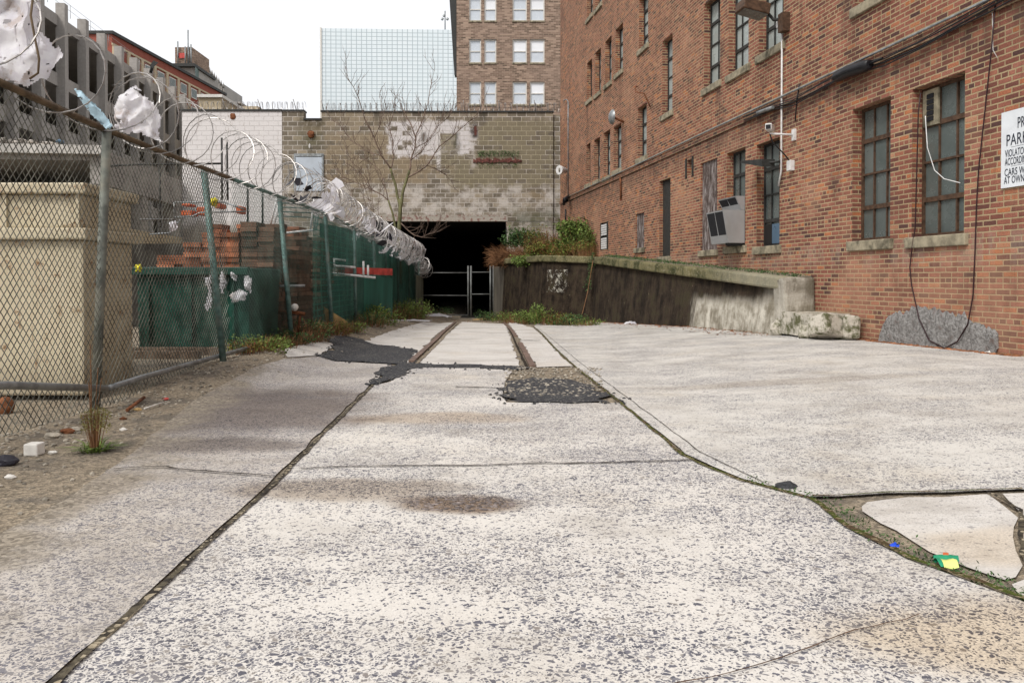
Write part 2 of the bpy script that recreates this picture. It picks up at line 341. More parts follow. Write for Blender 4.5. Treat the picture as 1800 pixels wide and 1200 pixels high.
# window glass: greenish grey grimy panes
def glass(name, a, b, rough=.22):
    g = NG(name); n1 = g.noise(g.uv(), 1.6, 5, .7)
    c = g.mix(n1, a, b); c = g.mix(g.M('MULTIPLY', g.ss(g.noise(g.uv(), 9, 5, .75), .64, .72), .4), c, (.5, .5, .45))
    return g.out(c, g.ss(n1, .3, .7, rough, rough + .25), spec=.6)
MAT['glass'] = glass('grimy_glass', (.04, .052, .05), (.16, .185, .175), .14)
MAT['glasslight'] = glass('sky_reflection_glass', (.22, .26, .25), (.45, .49, .47), .15)  # pale tone puts the sky's reflection into the upper panes' colour
MAT['glassoffice'] = glass('office_glass', (.42, .46, .52), (.62, .66, .7), .1)  # bluish white reflection is put into this glass colour
MAT['glassblind'] = simple('window_blind', (.74, .75, .78), .4, .05, .5)
MAT['blue'] = glass('broken_blue_glass', (.03, .06, .1), (.1, .18, .26))
g = NG('mirror_curtain_wall'); p = g.pos(); x, _, z = g.sep(p)
fu = g.M('FRACT', g.M('DIVIDE', g.M('ADD', x, 200.), .89)); fz = g.M('FRACT', g.M('DIVIDE', z, .70))
ln = g.M('MAXIMUM', g.M('LESS_THAN', fu, .14), g.M('LESS_THAN', fz, .16))
pane = g.white(g.comb(g.M('FLOOR', g.M('DIVIDE', g.M('ADD', x, 200.), .89)), g.M('FLOOR', g.M('DIVIDE', z, .70))))[0]
big = g.noise(g.sc(p, (1, 0, .6)), .045, 3)  # broad noise paints soft cloud reflections into the glass colour
c = g.mix(big, (.58, .66, .71), (.74, .79, .80)); c = g.mix(g.M('MULTIPLY', pane, .12), c, (.4, .55, .6)); c = g.mix(ln, c, (.36, .42, .45))
MAT['mirror'] = g.out(c, .25, spec=.5)
# simple ones
MAT['steelgreen'] = simple('green_coated_steel', (.10, .17, .155), .5, .35, 12, .3, dirt=((.2, .21, .19), .7))
MAT['wire'] = simple('galvanised_wire', (.15, .155, .135), .5, .7, 5, .4)
MAT['wiregreen'] = simple('green_coated_wire', (.045, .085, .07), .5, .5, 3, .2)
MAT['galv'] = simple('galvanised_pipe', (.26, .275, .28), .45, .3, 9, .5, dirt=((.17, .16, .13), .7))
MAT['gatesteel'] = simple('dull_gate_steel', (.15, .155, .15), .6, .3, 6, .2)
MAT['postgrey'] = simple('mottled_grey_post', (.15, .16, .14), .6, .4, 8, .3, dirt=((.28, .27, .22), .7))
MAT['rustpipe'] = simple('rusty_pipe', (.12, .085, .05), .75, .4, 9, .2)
MAT['razor'] = simple('razor_wire_steel', (.36, .34, .325), .4, .45, 3, .5)
g = NG('white_plastic_bag'); n1 = g.noise(g.pos(), 9, 5, .65)
c = g.mix(g.ss(n1, .35, .6), (.70, .68, .73), (.80, .79, .81)); c = g.mix(g.M('MULTIPLY', g.ss(g.noise(g.pos(), 4, 6, .7), .55, .66), .6), c, (.45, .35, .28))
MAT['bag'] = g.out(c, .5, n1, .3, .02)
pb = [n for n in g.t.nodes if n.type == 'BSDF_PRINCIPLED'][0]; ob = [n for n in g.t.nodes if n.type == 'OUTPUT_MATERIAL'][0]
tr_ = g.n('ShaderNodeBsdfTranslucent'); g.put(tr_.inputs[0], c); ms = g.n('ShaderNodeMixShader'); ms.inputs[0].default_value = .35
g.t.links.new(pb.outputs[0], ms.inputs[1]); g.t.links.new(tr_.outputs[0], ms.inputs[2]); g.t.links.new(ms.outputs[0], ob.inputs[0])
MAT['bagblue'] = simple('pale_blue_plastic', (.36, .5, .58), .5, .2, 5)
MAT['bagdark'] = simple('black_plastic_rag', (.02, .018, .025), .5, .3, 5)
MAT['bark'] = simple('bare_bark', (.15, .105, .08), .85, .4, 6)
MAT['barkgreen'] = simple('greenish_bark', (.13, .125, .06), .85, .4, 3)
MAT['dark'] = simple('black_shade_and_parts', (.012, .011, .010), .95, .3, 1)  # puts the dark of unlit interiors into the colour; also plain black parts
MAT['tunnel'] = simple('darkened_tunnel_concrete', (.018, .016, .014), .95, .4, 1)  # the tunnel's darkness is put into this near-black colour
MAT['jamb'] = simple('grey_jamb_concrete', (.12, .105, .085), .9, .35, 3, dirt=((.05, .045, .03), .7), streak=True)
MAT['sill'] = simple('stone_sill', (.27, .235, .165), .9, .35, 7, dirt=((.06, .055, .035), .9))
MAT['rustframe'] = simple('rusty_window_frame', (.075, .042, .025), .7, .4, 15)
MAT['darkframe'] = simple('dark_window_frame', (.03, .03, .028), .6, .3, 15)
MAT['whiteframe'] = simple('white_window_frame', (.62, .6, .56), .6, .1, 5)
MAT['cable'] = simple('black_cable', (.012, .012, .014), .45, .3, 10)
MAT['redcable'] = simple('dark_red_cable', (.03, .01, .012), .5, .3, 10)
MAT['whiteplas'] = simple('white_plastic_conduit', (.62, .61, .6), .5, .15, 8)
MAT['signwhite'] = simple('white_sign_paint', (.70, .73, .76), .5, .05, 5)
MAT['signink'] = simple('dark_sign_letters', (.02, .025, .04), .6, .1, 5)
MAT['sheet'] = simple('grey_sheet_metal', (.36, .36, .36), .45, .08, 2, .3, bs=.05, dirt=((.26, .24, .21), .35))
MAT['filter'] = simple('black_vent_grille', (.012, .012, .015), .7, .3, 60)
g = NG('rusty_beige_container'); p = g.pos(); x, y, z = g.sep(p); n1 = g.noise(p, 2.0, 5, .65); vs = g.noise(g.comb(g.M('ADD', x, y), 0., g.M('MULTIPLY', z, .12)), 7, 6, .8)
c = g.mix(n1, (.43, .37, .25), (.56, .49, .36)); c = g.mix(g.M('MULTIPLY', g.ss(vs, .58, .68), .6), c, (.2, .11, .05)); c = g.mix(g.M('MULTIPLY', g.ss(vs, .45, .3), .5), c, (.2, .17, .12))
c = g.mix(g.ss(g.noise(p, 4.5, 7, .78), .60, .64), c, (.10, .045, .02)); c = g.mix(g.M('MULTIPLY', g.ss(g.noise(p, 4.5, 7, .78), .55, .61), .5), c, (.26, .15, .07)); c = g.mix(g.M('MULTIPLY', g.ss(z, .45, .05), .45), c, (.16, .125, .085))
MAT['skip'] = g.out(c, .6, g.noise(p, 3, 2), .35, .03, spec=.3)
MAT['ledgebrick'] = simple('old_dark_brick', (.13, .05, .04), .9, .5, 14)
MAT['teal'] = simple('teal_painted_steel', (.02, .11, .085), .6, .35, 2, dirt=((.015, .04, .03), .7), streak=True)
MAT['darkpanel'] = simple('dark_backdrop_panel', (.028, .024, .02), .9, .3, 3)  # dark colour of the backdrop blocks added in the yard
MAT['rust'] = simple('rust', (.16, .06, .025), .9, .5, 12)
MAT['green'] = simple('dark_green_dumpster_paint', (.009, .055, .038), .5, .3, 4, dirt=((.02, .03, .02), .6))
MAT['wood'] = simple('grey_pallet_wood', (.14, .10, .07), .9, .4, 8)
MAT['ply'] = simple('tan_board', (.42, .28, .12), .85, .25, 8)
MAT['yellow'] = simple('yellow_plastic', (.62, .55, .03), .6, .2, 8)
MAT['orange'] = simple('orange_plastic', (.55, .12, .04), .6, .25, 8)
MAT['redpaint'] = simple('red_painted_beam', (.42, .06, .05), .6, .3, 6)
MAT['orangebrick'] = simple('loose_bricks', (.27, .105, .055), .9, .3, 6, island=True)
MAT['darkbrick'] = simple('dark_loose_bricks', (.13, .07, .045), .9, .35, 6, island=True)
MAT['pile'] = simple('mixed_debris', (.3, .27, .24), .8, .4, 10, island=True)
g = NG('olive_and_brown_leaves'); r_ = g.n('ShaderNodeNewGeometry').outputs['Random Per Island']
MAT['leafmix'] = g.out(g.ramp(r_, [(0, (.05, .07, .02)), (.35, (.12, .16, .03)), (.6, (.2, .2, .05)), (.75, (.22, .12, .04)), (1, (.13, .05, .025))]), .8, spec=.15)
MAT['potstone'] = simple('wet_dark_stones', (.15, .125, .115), .8, .4, 10, island=True)
MAT['leaf'] = simple('green_leaves', (.115, .165, .035), .7, .35, 6, island=True)
MAT['leafdark'] = simple('dark_green_leaves', (.05, .095, .028), .7, .35, 6, island=True)
MAT['dry'] = simple('dry_brown_stems', (.21, .105, .05), .9, .35, 6, island=True)
MAT['oliveweed'] = simple('olive_seed_heads', (.19, .17, .055), .9, .35, 6, island=True)
MAT['deadleaf'] = simple('dead_leaves', (.22, .09, .04), .9, .4, 9, island=True)
MAT['rail'] = simple('rusty_rail_steel', (.17, .115, .09), .6, .35, 8, .3)
MAT['stone'] = simple('pale_stone', (.27, .24, .195), .9, .3, 12, island=True)
MAT['whitestone'] = simple('white_stone', (.66, .63, .58), .9, .12, 12)
MAT['tanwall'] = simple('tan_painted_wall', (.46, .38, .26), .85, .08, .5)
MAT['paleroof'] = simple('pale_gravel_deck', (.42, .40, .37), .9, .25, 2)
MAT['greypaint'] = simple('pale_blue_door_paint', (.44, .49, .55), .6, .08, 1.5, dirt=((.3, .32, .34), .3))
g = NG('green_debris_netting'); p = g.pos(); x, y, z = g.sep(p)
st = g.noise(g.comb(g.M('MULTIPLY', y, 1.), g.M('MULTIPLY', z, .12)), 3.2, 4, .7)
c = g.mix(g.ss(st, .35, .65), (.03, .17, .14), (.10, .34, .28))
al = g.M('MAXIMUM', g.ss(y, 20.5, 22.5), g.ss(st, .3, .75, .42, .72))
wv = g.M('GREATER_THAN', g.M('FRACT', g.M('MULTIPLY', z, 9.)), .78); al = g.M('MAXIMUM', al, g.M('MULTIPLY', wv, .8))
MAT['net'] = g.out(c, .8, spec=.1, alpha=al)
MAT['greytarp'] = simple('grey_green_tarp', (.12, .13, .10), .8, .3, 3, streak=True)

# ------------------------------------------------------------------ mesh builder
ROOT = {}
class MB:
    def __init__(s): s.v = []; s.f = []; s.sm = []
    def quad(s, a, b, c, d, sm=False):
        i = len(s.v); s.v += [Vector(a), Vector(b), Vector(c), Vector(d)]; s.f.append((i, i + 1, i + 2, i + 3)); s.sm.append(sm)
    def tri(s, a, b, c):
        i = len(s.v); s.v += [Vector(a), Vector(b), Vector(c)]; s.f.append((i, i + 1, i + 2)); s.sm.append(False)
    def hexa(s, p):                               # 8 corners: bottom 0-3 ccw, top 4-7
        i = len(s.v); s.v += [Vector(q) for q in p]
        for f in ((3, 2, 1, 0), (4, 5, 6, 7), (0, 1, 5, 4), (1, 2, 6, 5), (2, 3, 7, 6), (3, 0, 4, 7)):
            s.f.append(tuple(i + k for k in f)); s.sm.append(False)
        return s
    def box(s, x0, x1, y0, y1, z0, z1):
        return s.hexa([(x0, y0, z0), (x1, y0, z0), (x1, y1, z0), (x0, y1, z0), (x0, y0, z1), (x1, y0, z1), (x1, y1, z1), (x0, y1, z1)])
    def fbox(s, s0, s1, o0, o1, z0, z1):          # box in the brick facade's frame
        return s.hexa([FL(s1, o1, z0), FL(s1, o0, z0), FL(s0, o0, z0), FL(s0, o1, z0), FL(s1, o1, z1), FL(s1, o0, z1), FL(s0, o0, z1), FL(s0, o1, z1)])
    def obox(s, c, dx, dy, hx, hy, z0, z1):       # oriented box: centre, unit dir, half sizes
        c = Vector(c); a = Vector((dx, dy, 0)).normalized(); b = Vector((-a.y, a.x, 0))
        q = [c - a * hx - b * hy, c + a * hx - b * hy, c + a * hx + b * hy, c - a * hx + b * hy]
        return s.hexa([(p.x, p.y, z0) for p in q] + [(p.x, p.y, z1) for p in q])
    def tube(s, pts, r, n=6, cap=True, sm=True):
        pts = [Vector(p) for p in pts]
        if len(pts) < 2: return s
        rr = r if isinstance(r, (list, tuple)) else [r] * len(pts)
        i0 = len(s.v); up = None
        for k, p in enumerate(pts):
            t = (pts[min(k + 1, len(pts) - 1)] - pts[max(k - 1, 0)])
            if t.length < 1e-9: t = Vector((0, 0, 1))
            t.normalize()
            if up is None: up = t.orthogonal().normalized()
            up = (up - t * up.dot(t))
            if up.length < 1e-6: up = t.orthogonal()
            up.normalize(); sd = t.cross(up)
            for j in range(n):
                a = 2 * math.pi * j / n; s.v.append(p + (up * math.cos(a) + sd * math.sin(a)) * rr[k])
        for k in range(len(pts) - 1):
            for j in range(n):
                a = i0 + k * n + j; b = i0 + k * n + (j + 1) % n
                s.f.append((a, b, b + n, a + n)); s.sm.append(sm)
        if cap:
            s.f.append(tuple(i0 + j for j in range(n))[::-1]); s.sm.append(False)
            e = i0 + (len(pts) - 1) * n; s.f.append(tuple(e + j for j in range(n))); s.sm.append(False)
        return s
    def rock(s, c, r, sq=(1, 1, .7), seed=0, sub=1, amp=.35):
        bm = bmesh.new(); bmesh.ops.create_icosphere(bm, subdivisions=sub, radius=1)
        i0 = len(s.v)
        for v in bm.verts:
            k = 1 + amp * noise.noise(v.co * 1.3 + Vector((seed * 7.3, seed, 0)))
            s.v.append(Vector(c) + Vector((v.co.x * sq[0], v.co.y * sq[1], v.co.z * sq[2])) * r * k)
        for f in bm.faces: s.f.append(tuple(i0 + v.index for v in f.verts)); s.sm.append(False)
        bm.free(); return s
    def build(s, name, mat, parent=None, label=None, cat=None, group=None, kind=None, bevel=0):
        if s.sm and all(s.sm):
            key = {}; nv = []; mp = []
            for v in s.v:
                k = (round(v.x, 4), round(v.y, 4), round(v.z, 4))
                if k not in key: key[k] = len(nv); nv.append(v)
                mp.append(key[k])
            s.v = nv; nf = []
            for f in s.f:
                g_ = [];
                for i in f:
                    if mp[i] not in g_: g_.append(mp[i])
                if len(g_) > 2: nf.append(tuple(g_))
            s.f = nf; s.sm = [True] * len(nf)
        me = bpy.data.meshes.new(name)
        if parent is not None: off = ROOT[parent.name]
        else:
            xs = [v.x for v in s.v]; ys = [v.y for v in s.v]; zs = [v.z for v in s.v]
            off = Vector(((min(xs) + max(xs)) / 2, (min(ys) + max(ys)) / 2, min(zs))) if kind != 'structure' else Vector((0, 0, 0))
        me.from_pydata([v - off for v in s.v], [], s.f)
        me.polygons.foreach_set('use_smooth', s.sm)
        uv = me.uv_layers.new(name='UVMap')
        for p in me.polygons:
            n = p.normal
            for li in p.loop_indices:
                q = s.v[me.loops[li].vertex_index]
                if abs(n.z) > .75: uv.data[li].uv = (q.x, q.y)
                else:
                    l = math.hypot(n.x, n.y) or 1
                    uv.data[li].uv = ((-n.y * q.x + n.x * q.y) / l, q.z)
        me.materials.append(MAT[mat] if isinstance(mat, str) else mat)
        o = bpy.data.objects.new(name, me); COL.objects.link(o)
        if parent is not None: o.parent = parent
        else: o.location = off
        ROOT[o.name] = off
        tag(o, label, cat, group, kind)
        if bevel:
            b = o.modifiers.new('bevel', 'BEVEL'); b.width = bevel; b.segments = 2; b.limit_method = 'ANGLE'
        return o
def tag(o, label=None, cat=None, group=None, kind=None):
    if label: o['label'] = label
    if cat: o['category'] = cat
    if group: o['group'] = group
    if kind: o['kind'] = kind
def thing(name, loc, label, cat, group=None):
    o = bpy.data.objects.new(name, None); COL.objects.link(o); o.location = loc; o.empty_display_size = .1
    ROOT[o.name] = Vector(loc); tag(o, label, cat, group); return o
def walls(pts, z0, z1):                            # closed prism from outline
    m = MB(); n = len(pts)
    for i in range(n):
        a, b = pts[i], pts[(i + 1) % n]
        m.quad((a[0], a[1], z0), (b[0], b[1], z0), (b[0], b[1], z1), (a[0], a[1], z1))
    i = len(m.v); m.v += [Vector((p[0], p[1], z1)) for p in pts]; m.f.append(tuple(range(i, i + n))); m.sm.append(False)
    return m

# ------------------------------------------------------------------ ground sheets
XL = [-3.0, -2.65, -2.3, 1.5, 4.5]; YL = [0, 5, 6.5, 7, 7.5, 8, 8.5, 10, 17, 29, 33, 36, 60]
def sheet(poly, off, mat, name, jit=0., kind='structure', label=None, cat=None, parent=None, skirt=True):
    pts = [Vector((p[0], p[1])) for p in poly]
    if jit:
        q = []
        for a, b in zip(pts, pts[1:] + pts[:1]):
            n = max(1, min(60, int((b - a).length / .12))); d = (b - a); nn = Vector((-d.y, d.x)).normalized() if d.length else Vector((0, 0))
            for k in range(n):
                p = a + d * k / n
                am = noise.noise(Vector((p.x * 3.1, p.y * 3.1, 3))) * jit + noise.noise(Vector((p.x * 11, p.y * 11, 9))) * jit * .5
                q.append(p + nn * am)
        pts = q
    tris = geometry.tessellate_polygon([[Vector((p.x, p.y, 0)) for p in pts]])
    bm = bmesh.new(); vs = [bm.verts.new((p.x, p.y, 0)) for p in pts]
    for t in tris:
        try: bm.faces.new([vs[i] for i in t])
        except Exception: pass
    for x in XL: bmesh.ops.bisect_plane(bm, geom=bm.verts[:] + bm.edges[:] + bm.faces[:], plane_co=(x, 0, 0), plane_no=(1, 0, 0))
    for y in YL: bmesh.ops.bisect_plane(bm, geom=bm.verts[:] + bm.edges[:] + bm.faces[:], plane_co=(0, y, 0), plane_no=(0, 1, 0))
    bmesh.ops.recalc_face_normals(bm, faces=bm.faces)
    m = MB()
    for f in bm.faces:
        co = [Vector((v.co.x, v.co.y, gz(v.co.x, v.co.y) + off)) for v in f.verts]
        if f.normal.z < 0: co.reverse()
        i = len(m.v); m.v += co; m.f.append(tuple(range(i, i + len(co)))); m.sm.append(False)
    bm.free()
    return m.build(name, mat, parent, label, cat, None, kind)
def px(L): return [tuple(GP(*p)[:2]) if p[0] != 'w' else (p[1], p[2]) for p in L]
sheet([(-700, -60), (700, -60), (700, 1400), (-700, 1400)], 0, 'gravel', 'ground')
RJ = [(937, 575), (977, 616), (1007, 644), (1090, 711), (1200, 805), (1300, 850), (1425, 883), (1500, 935), (1600, 990), (1700, 1027), (1800, 1065), (2000, 1150)]
LJ = [(110, 1200), (340, 985), (500, 838), (590, 745), (655, 680)]
sheet(px(LJ + [(685, 673), (720, 651), (745, 646), (885, 647), (900, 655), (888, 672), (882, 700), (890, 710), (1085, 711)] + RJ[3:] + [('w', 1.7, -6), ('w', -1.08, -6)]), .012, 'slab', 'concrete_slab', .015)
sheet(px([(88, 1200), (325, 985), (488, 838), (580, 745), (648, 680), (688, 642), (560, 628), (500, 632), (430, 655), (340, 705), (230, 800), (120, 880), (0, 940), ('w', -4.5, -6), ('w', -1.12, -6)]), .010, 'slableft', 'concrete_slab', .02)
sheet(px([(939.5, 575), (980, 616), (1011, 644), (1095, 711), (1206, 802), (1306, 847), (1430, 880), (1560, 873), (1660, 872), (1800, 866), (2600, 850), ('w', 6.1, 6.5), ('w', 5.65, 9.4), ('w', 5.1, 13.0), ('w', 4.4, 13.4), ('w', 2.55, 25.2), (1040, 566), (940, 570)]), .014, 'slabright', 'concrete_slab', .012)
sheet(px([(1524, 896), (1532, 889), (1555, 884), (1600, 879), (1660, 878), (1740, 873), (1752, 880), (1772, 897), (1790, 915), (1783, 950), (1797, 1000), (1785, 1020), (1768, 1028), (1735, 1018), (1690, 1001), (1640, 976), (1600, 953), (1578, 938), (1548, 925), (1532, 912), (1525, 904)]), .010, 'slabpale', 'concrete_slab', .035)
sheet(px([(1765, 872), (2400, 858), (2400, 1250), (1830, 1070), (1818, 1000), (1802, 950), (1805, 912)]), .010, 'slabpale', 'concrete_slab', .02)
sheet(px([(1782, 1035), (1840, 1012), (1900, 1100), (1800, 1060)]), .012, 'slabpale', 'concrete_slab', .01)
sheet(px([(640, 601), (730, 617), (716, 640), (712, 642), (797, 567), (745, 566), (690, 582)]), .012, 'slabpale', 'concrete_slab', .06)
sheet(px([(735, 639), (750, 642), (912, 645), (896, 590), (888, 570), (812, 566), (790, 585)]), .012, 'slabpale', 'concrete_slab', .06)
sheet(px([(944, 647), (1006, 645), (977, 617), (937, 577), (905, 567), (892, 567), (915, 600)]), .012, 'slabpale', 'concrete_slab', .06)
sheet(px([(500, 614), (560, 602), (586, 604), (584, 612), (560, 626), (505, 629)]), .012, 'slabpale', 'concrete_slab', .04)
sheet(px([(560, 627), (578, 618), (588, 608), (575, 598), (600, 590), (640, 598), (655, 606), (700, 611), (733, 617), (722, 630), (712, 640), (750, 641), (912, 646), (940, 648), (912, 652), (745, 647), (722, 652), (700, 666), (685, 674), (652, 680), (662, 663), (688, 641)]), .017, 'asphalt', 'asphalt_patch', .14)
sheet(px([(885, 684), (880, 698), (890, 711), (1055, 710), (1092, 713), (1070, 697), (1040, 680), (1000, 671), (960, 667), (925, 666), (893, 676), (882, 680)]), .020, 'asphalt', 'asphalt_patch', .16)
def ribbon(L, w, off, mat, name='pavement_crack', amp=.02, world=False):
    P3 = [Vector(p) if world else GP(*p) for p in L]; q = []
    for a, b in zip(P3, P3[1:]):
        n = max(1, int((b - a).length / .05))
        for k in range(n): q.append(a.lerp(b, k / n))
    q.append(P3[-1]); L1 = []; L2 = []
    for i, p in enumerate(q):
        d = (q[min(i + 1, len(q) - 1)] - q[max(i - 1, 0)]); d.z = 0
        if d.length < 1e-7: continue
        d.normalize(); nn = Vector((-d.y, d.x, 0))
        o = noise.noise(p * 3) * amp + noise.noise(p * 13) * amp * .4
        ww = w * (.55 + .9 * abs(noise.noise(p * 7 + Vector((5, 0, 0)))))
        L1.append(p + nn * (o + ww)); L2.append(p + nn * (o - ww))
    m = MB()
    for i in range(len(L1) - 1):
        c = [L2[i], L2[i + 1], L1[i + 1], L1[i]]
        m.quad(*[(t.x, t.y, gz(t.x, t.y) + off) for t in c[::-1]])
    return m.build(name, mat, kind='structure')
ribbon([(20, 1285)] + LJ, .015, .020, 'joint', 'pavement_joint', .008)
ribbon([(527, 830), (600, 828), (800, 824), (1000, 820), (1215, 814)], .010, .019, 'crack', amp=.03)
ribbon([(200, 829), (290, 826), (400, 838), (495, 843)], .009, .020, 'crack', amp=.04)
ribbon(RJ[:7], .014, .020, 'mossjoint', 'pavement_joint', .015)
ribbon(RJ[6:], .02, .020, 'mossjoint', 'pavement_joint', .02)
ribbon([(1430, 879), (1560, 873), (1660, 871), (1800, 866)], .010, .021, 'mossjoint', 'pavement_joint', .012)
ribbon([(1745, 873), (1790, 905), (1795, 950), (1815, 1010)], .012, .021, 'joint', 'pavement_crack', .03)
ribbon([(1180, 1225), (1350, 1180), (1430, 1150), (1500, 1120), (1560, 1108), (1620, 1092)], .0032, .019, 'rustcrack', amp=.035)
ribbon([(800, 683), (885, 685)], .02, .019, 'crack', amp=.04)
ribbon([(500, 612), (560, 622)], .01, .021, 'crack', amp=.04)
ribbon([(815, 577), (885, 577)], .05, .021, 'gravel', amp=.1)
ribbon([(905, 600), (950, 600)], .05, .021, 'crack', amp=.1)
ribbon([(1000, 575), (1200, 583), (1400, 596)], .012, .0195, 'crack', amp=.15)
ribbon([(944, 578), (1020, 640), (1230, 800), (1380, 872)], .004, .0195, 'crack', amp=.01)
# worn hole in the slab: shallow dish of loose stones
m = MB()
for k in range(230):
    a = random.uniform(0, 6.3); r = math.sqrt(random.random()); x = -.22 + .24 * r * math.cos(a); y = 3.50 + .13 * r * math.sin(a)
    m.rock((x, y, .012), random.uniform(.005, .012), (1.2, .9, .45), k, 1, .5)
m.build('loose_stones', 'potstone', None, kind='stuff', label='small loose dark stones in the worn dip of the slab')
m = MB()
for k in range(500):
    p = GP(random.uniform(888, 1060), random.uniform(648, 700)); m.rock((p.x, p.y, gz(p.x, p.y) + .015), random.uniform(.008, .022), (1, 1, .6), k, 1, .5)
m.build('patch_gravel', 'stone', None, 'broken stones and gravel around the right asphalt patch', 'gravel', kind='stuff')
m = MB()
for L in ([(560, 627), (578, 618), (588, 608)], [(655, 606), (733, 617), (722, 630), (712, 640), (912, 646)], [(912, 652), (745, 647), (722, 652), (700, 666), (652, 680), (688, 641), (560, 627)], [(885, 684), (890, 711), (1055, 710), (1092, 713)], [(885, 690), (893, 676), (960, 667), (1040, 680), (1090, 708)]):
    for a, b in zip(L, L[1:]):
        for k in range(int(14 * (GP(*a) - GP(*b)).length) + 4):
            p = GP(*a).lerp(GP(*b), random.random()) + Vector((random.gauss(0, .06), random.gauss(0, .09), 0)); m.rock((p.x, p.y, gz(p.x, p.y) + .016), random.uniform(.006, .022), (1, 1, .6), k, 1, .5)
m.build('asphalt_crumbs', 'asphalt', None, 'dark crumbs broken off the edges of the asphalt patches', 'crumbs', kind='stuff')
# rails with flangeways
def rail(L, name, label):
    a = [GP(*p) for p in L]; m = MB()
    for p, q in zip(a, a[1:]):
        n = 6
        for k in range(n):
            s0 = p.lerp(q, k / n); s1 = p.lerp(q, (k + 1) / n); w = .038
            m.hexa([(s0.x - w, s0.y, gz(s0.x, s0.y) - .08), (s0.x + w, s0.y, gz(s0.x, s0.y) - .08), (s1.x + w, s1.y, gz(s1.x, s1.y) - .08), (s1.x - w, s1.y, gz(s1.x, s1.y) - .08),
                    (s0.x - w, s0.y, gz(s0.x, s0.y) + .028), (s0.x + w, s0.y, gz(s0.x, s0.y) + .028), (s1.x + w, s1.y, gz(s1.x, s1.y) + .028), (s1.x - w, s1.y, gz(s1.x, s1.y) + .028)])
    m.build(name, 'rail', None, label, 'rail', 'old railway rails set in the concrete')
rail([(723, 637), (768, 596), (800, 567)], 'railway_rail', 'rusty left rail set in concrete, ending at the long asphalt patch')
rail([(936, 646), (914, 604)], 'railway_rail', 'rusty near length of the right rail, ending at the asphalt')
rail([(906, 592), (898, 580), (884, 567)], 'railway_rail', 'short rusty far length of the right rail near the gate')
ribbon([(734, 640), (778, 597), (804, 569)], .02, .020, 'gravel', 'rail_flangeway', .01)
ribbon([(925, 646), (906, 604), (892, 575)], .022, .020, 'crack', 'rail_flangeway', .01)

# ------------------------------------------------------------------ brick building
S_END = 33.6 * 1.0112; S_BEG = 2.0; ZT = 15.5; REC = .2
bld = thing('brick_building', FL(14, 0, .0), 'long red brick building with rows of steel windows along the right side', 'building')
OPEN = []                                            # (s0, s1, z0, z1, recess)
def op(l, r, top, sillt, sillb=None, zt=None):
    s1, _ = FP(l, 0); s0, _ = FP(r, 0)
    _, zb = FP(r, sillt)
    if zt is None: _, zt = FP(r, top)
    return [s0, s1, zb, zt]
def window(l, r, top, sb, cols, rows, mat='glass', fr='darkframe', zt=None, sill=True, mats=None, rec=REC):
    s0, s1, z0, z1 = op(l, r, top, sb, None, zt); OPEN.append((s0, s1, z0, z1, rec))
    f = MB(); fw = .045; d0 = -rec + .0; d1 = -rec + .05
    f.fbox(s0, s0 + fw, d0, d1, z0, z1); f.fbox(s1 - fw, s1, d0, d1, z0, z1)
    f.fbox(s0 + fw, s1 - fw, d0, d1, z0, z0 + fw); f.fbox(s0 + fw, s1 - fw, d0, d1, z1 - fw, z1)
    hts = [z0 + (z1 - z0) * k / rows for k in range(rows + 1)]
    for k in range(1, rows):
        t = .032 if k == 1 or k == rows - 1 else .014
        f.fbox(s0 + fw, s1 - fw, d0 + .005, d1 + .004, hts[k] - t, hts[k] + t)
    for k in range(1, cols):
        c = s0 + (s1 - s0) * k / cols; f.fbox(c - .012, c + .012, d0 + .008, d1 - .003, z0 + fw, z1 - fw)
    fo = f.build('window', fr, bld)
    g_ = MB()
    for i in range(cols):
        for j in range(rows):
            a = s0 + (s1 - s0) * i / cols; b = s0 + (s1 - s0) * (i + 1) / cols
            t = random.uniform(-.006, .006); t2 = random.uniform(-.004, .004)
            g_.quad(FL(b, -rec + .02 + t, hts[j]), FL(a, -rec + .02 - t, hts[j]), FL(a, -rec + .02 - t + t2, hts[j + 1]), FL(b, -rec + .02 + t + t2, hts[j + 1]))
    g_.build('pane', mat, fo)
    if sill:
        MB().fbox(s0 - .08, s1 + .08, -.04, .055, z0 - .15, z0 - .002).build('sill', 'sill', fo, bevel=.012)
    return fo, (s0, s1, z0, z1)
Wn1 = window(1601.4, 1693.5, 125.5, 410, 3, 4, 'glass', 'rustframe')
Wn2 = window(1497, 1563.7, 169.5, 419, 3, 4, 'glass', 'rustframe')
Wn3 = window(1329, 1369.6, 241, 430.6, 3, 4, 'glass', 'darkframe')
Wn4 = window(1276.6, 1309.4, 258, 431, 3, 4, 'glass', 'darkframe')
Z62 = 7.2
GL = 'glasslight'
window(1236, 1264, 0, 142, 2, 4, GL, zt=Z62); window(1279, 1314, 0, 114, 3, 4, GL, zt=Z62); window(1332, 1375, 0, 75, 3, 4, GL, zt=Z62)
window(1500, 1560, 0, -18, 3, 4, GL, zt=Z62)
window(1163, 1181, 60, 194, 2, 4, GL); window(1122, 1138, -15, 77, 2, 4, GL); window(1120, 1136, 181, 273, 2, 3, GL)
for l, r, t, b in ((1031, 1040, 104, 172), (1045.5, 1055.5, 85, 160), (1063, 1074, 64, 142.5), (1081, 1094, 41, 122),
                   (1030, 1037.5, 251, 322), (1044, 1054, 241, 314.6), (1060.5, 1072, 227.5, 307.7), (1078, 1091.5, 216, 295),
                   (1031, 1041, -50, 25), (1045.5, 1057, -70, 6)):
    window(l, r, t, b, 2, 3, GL)
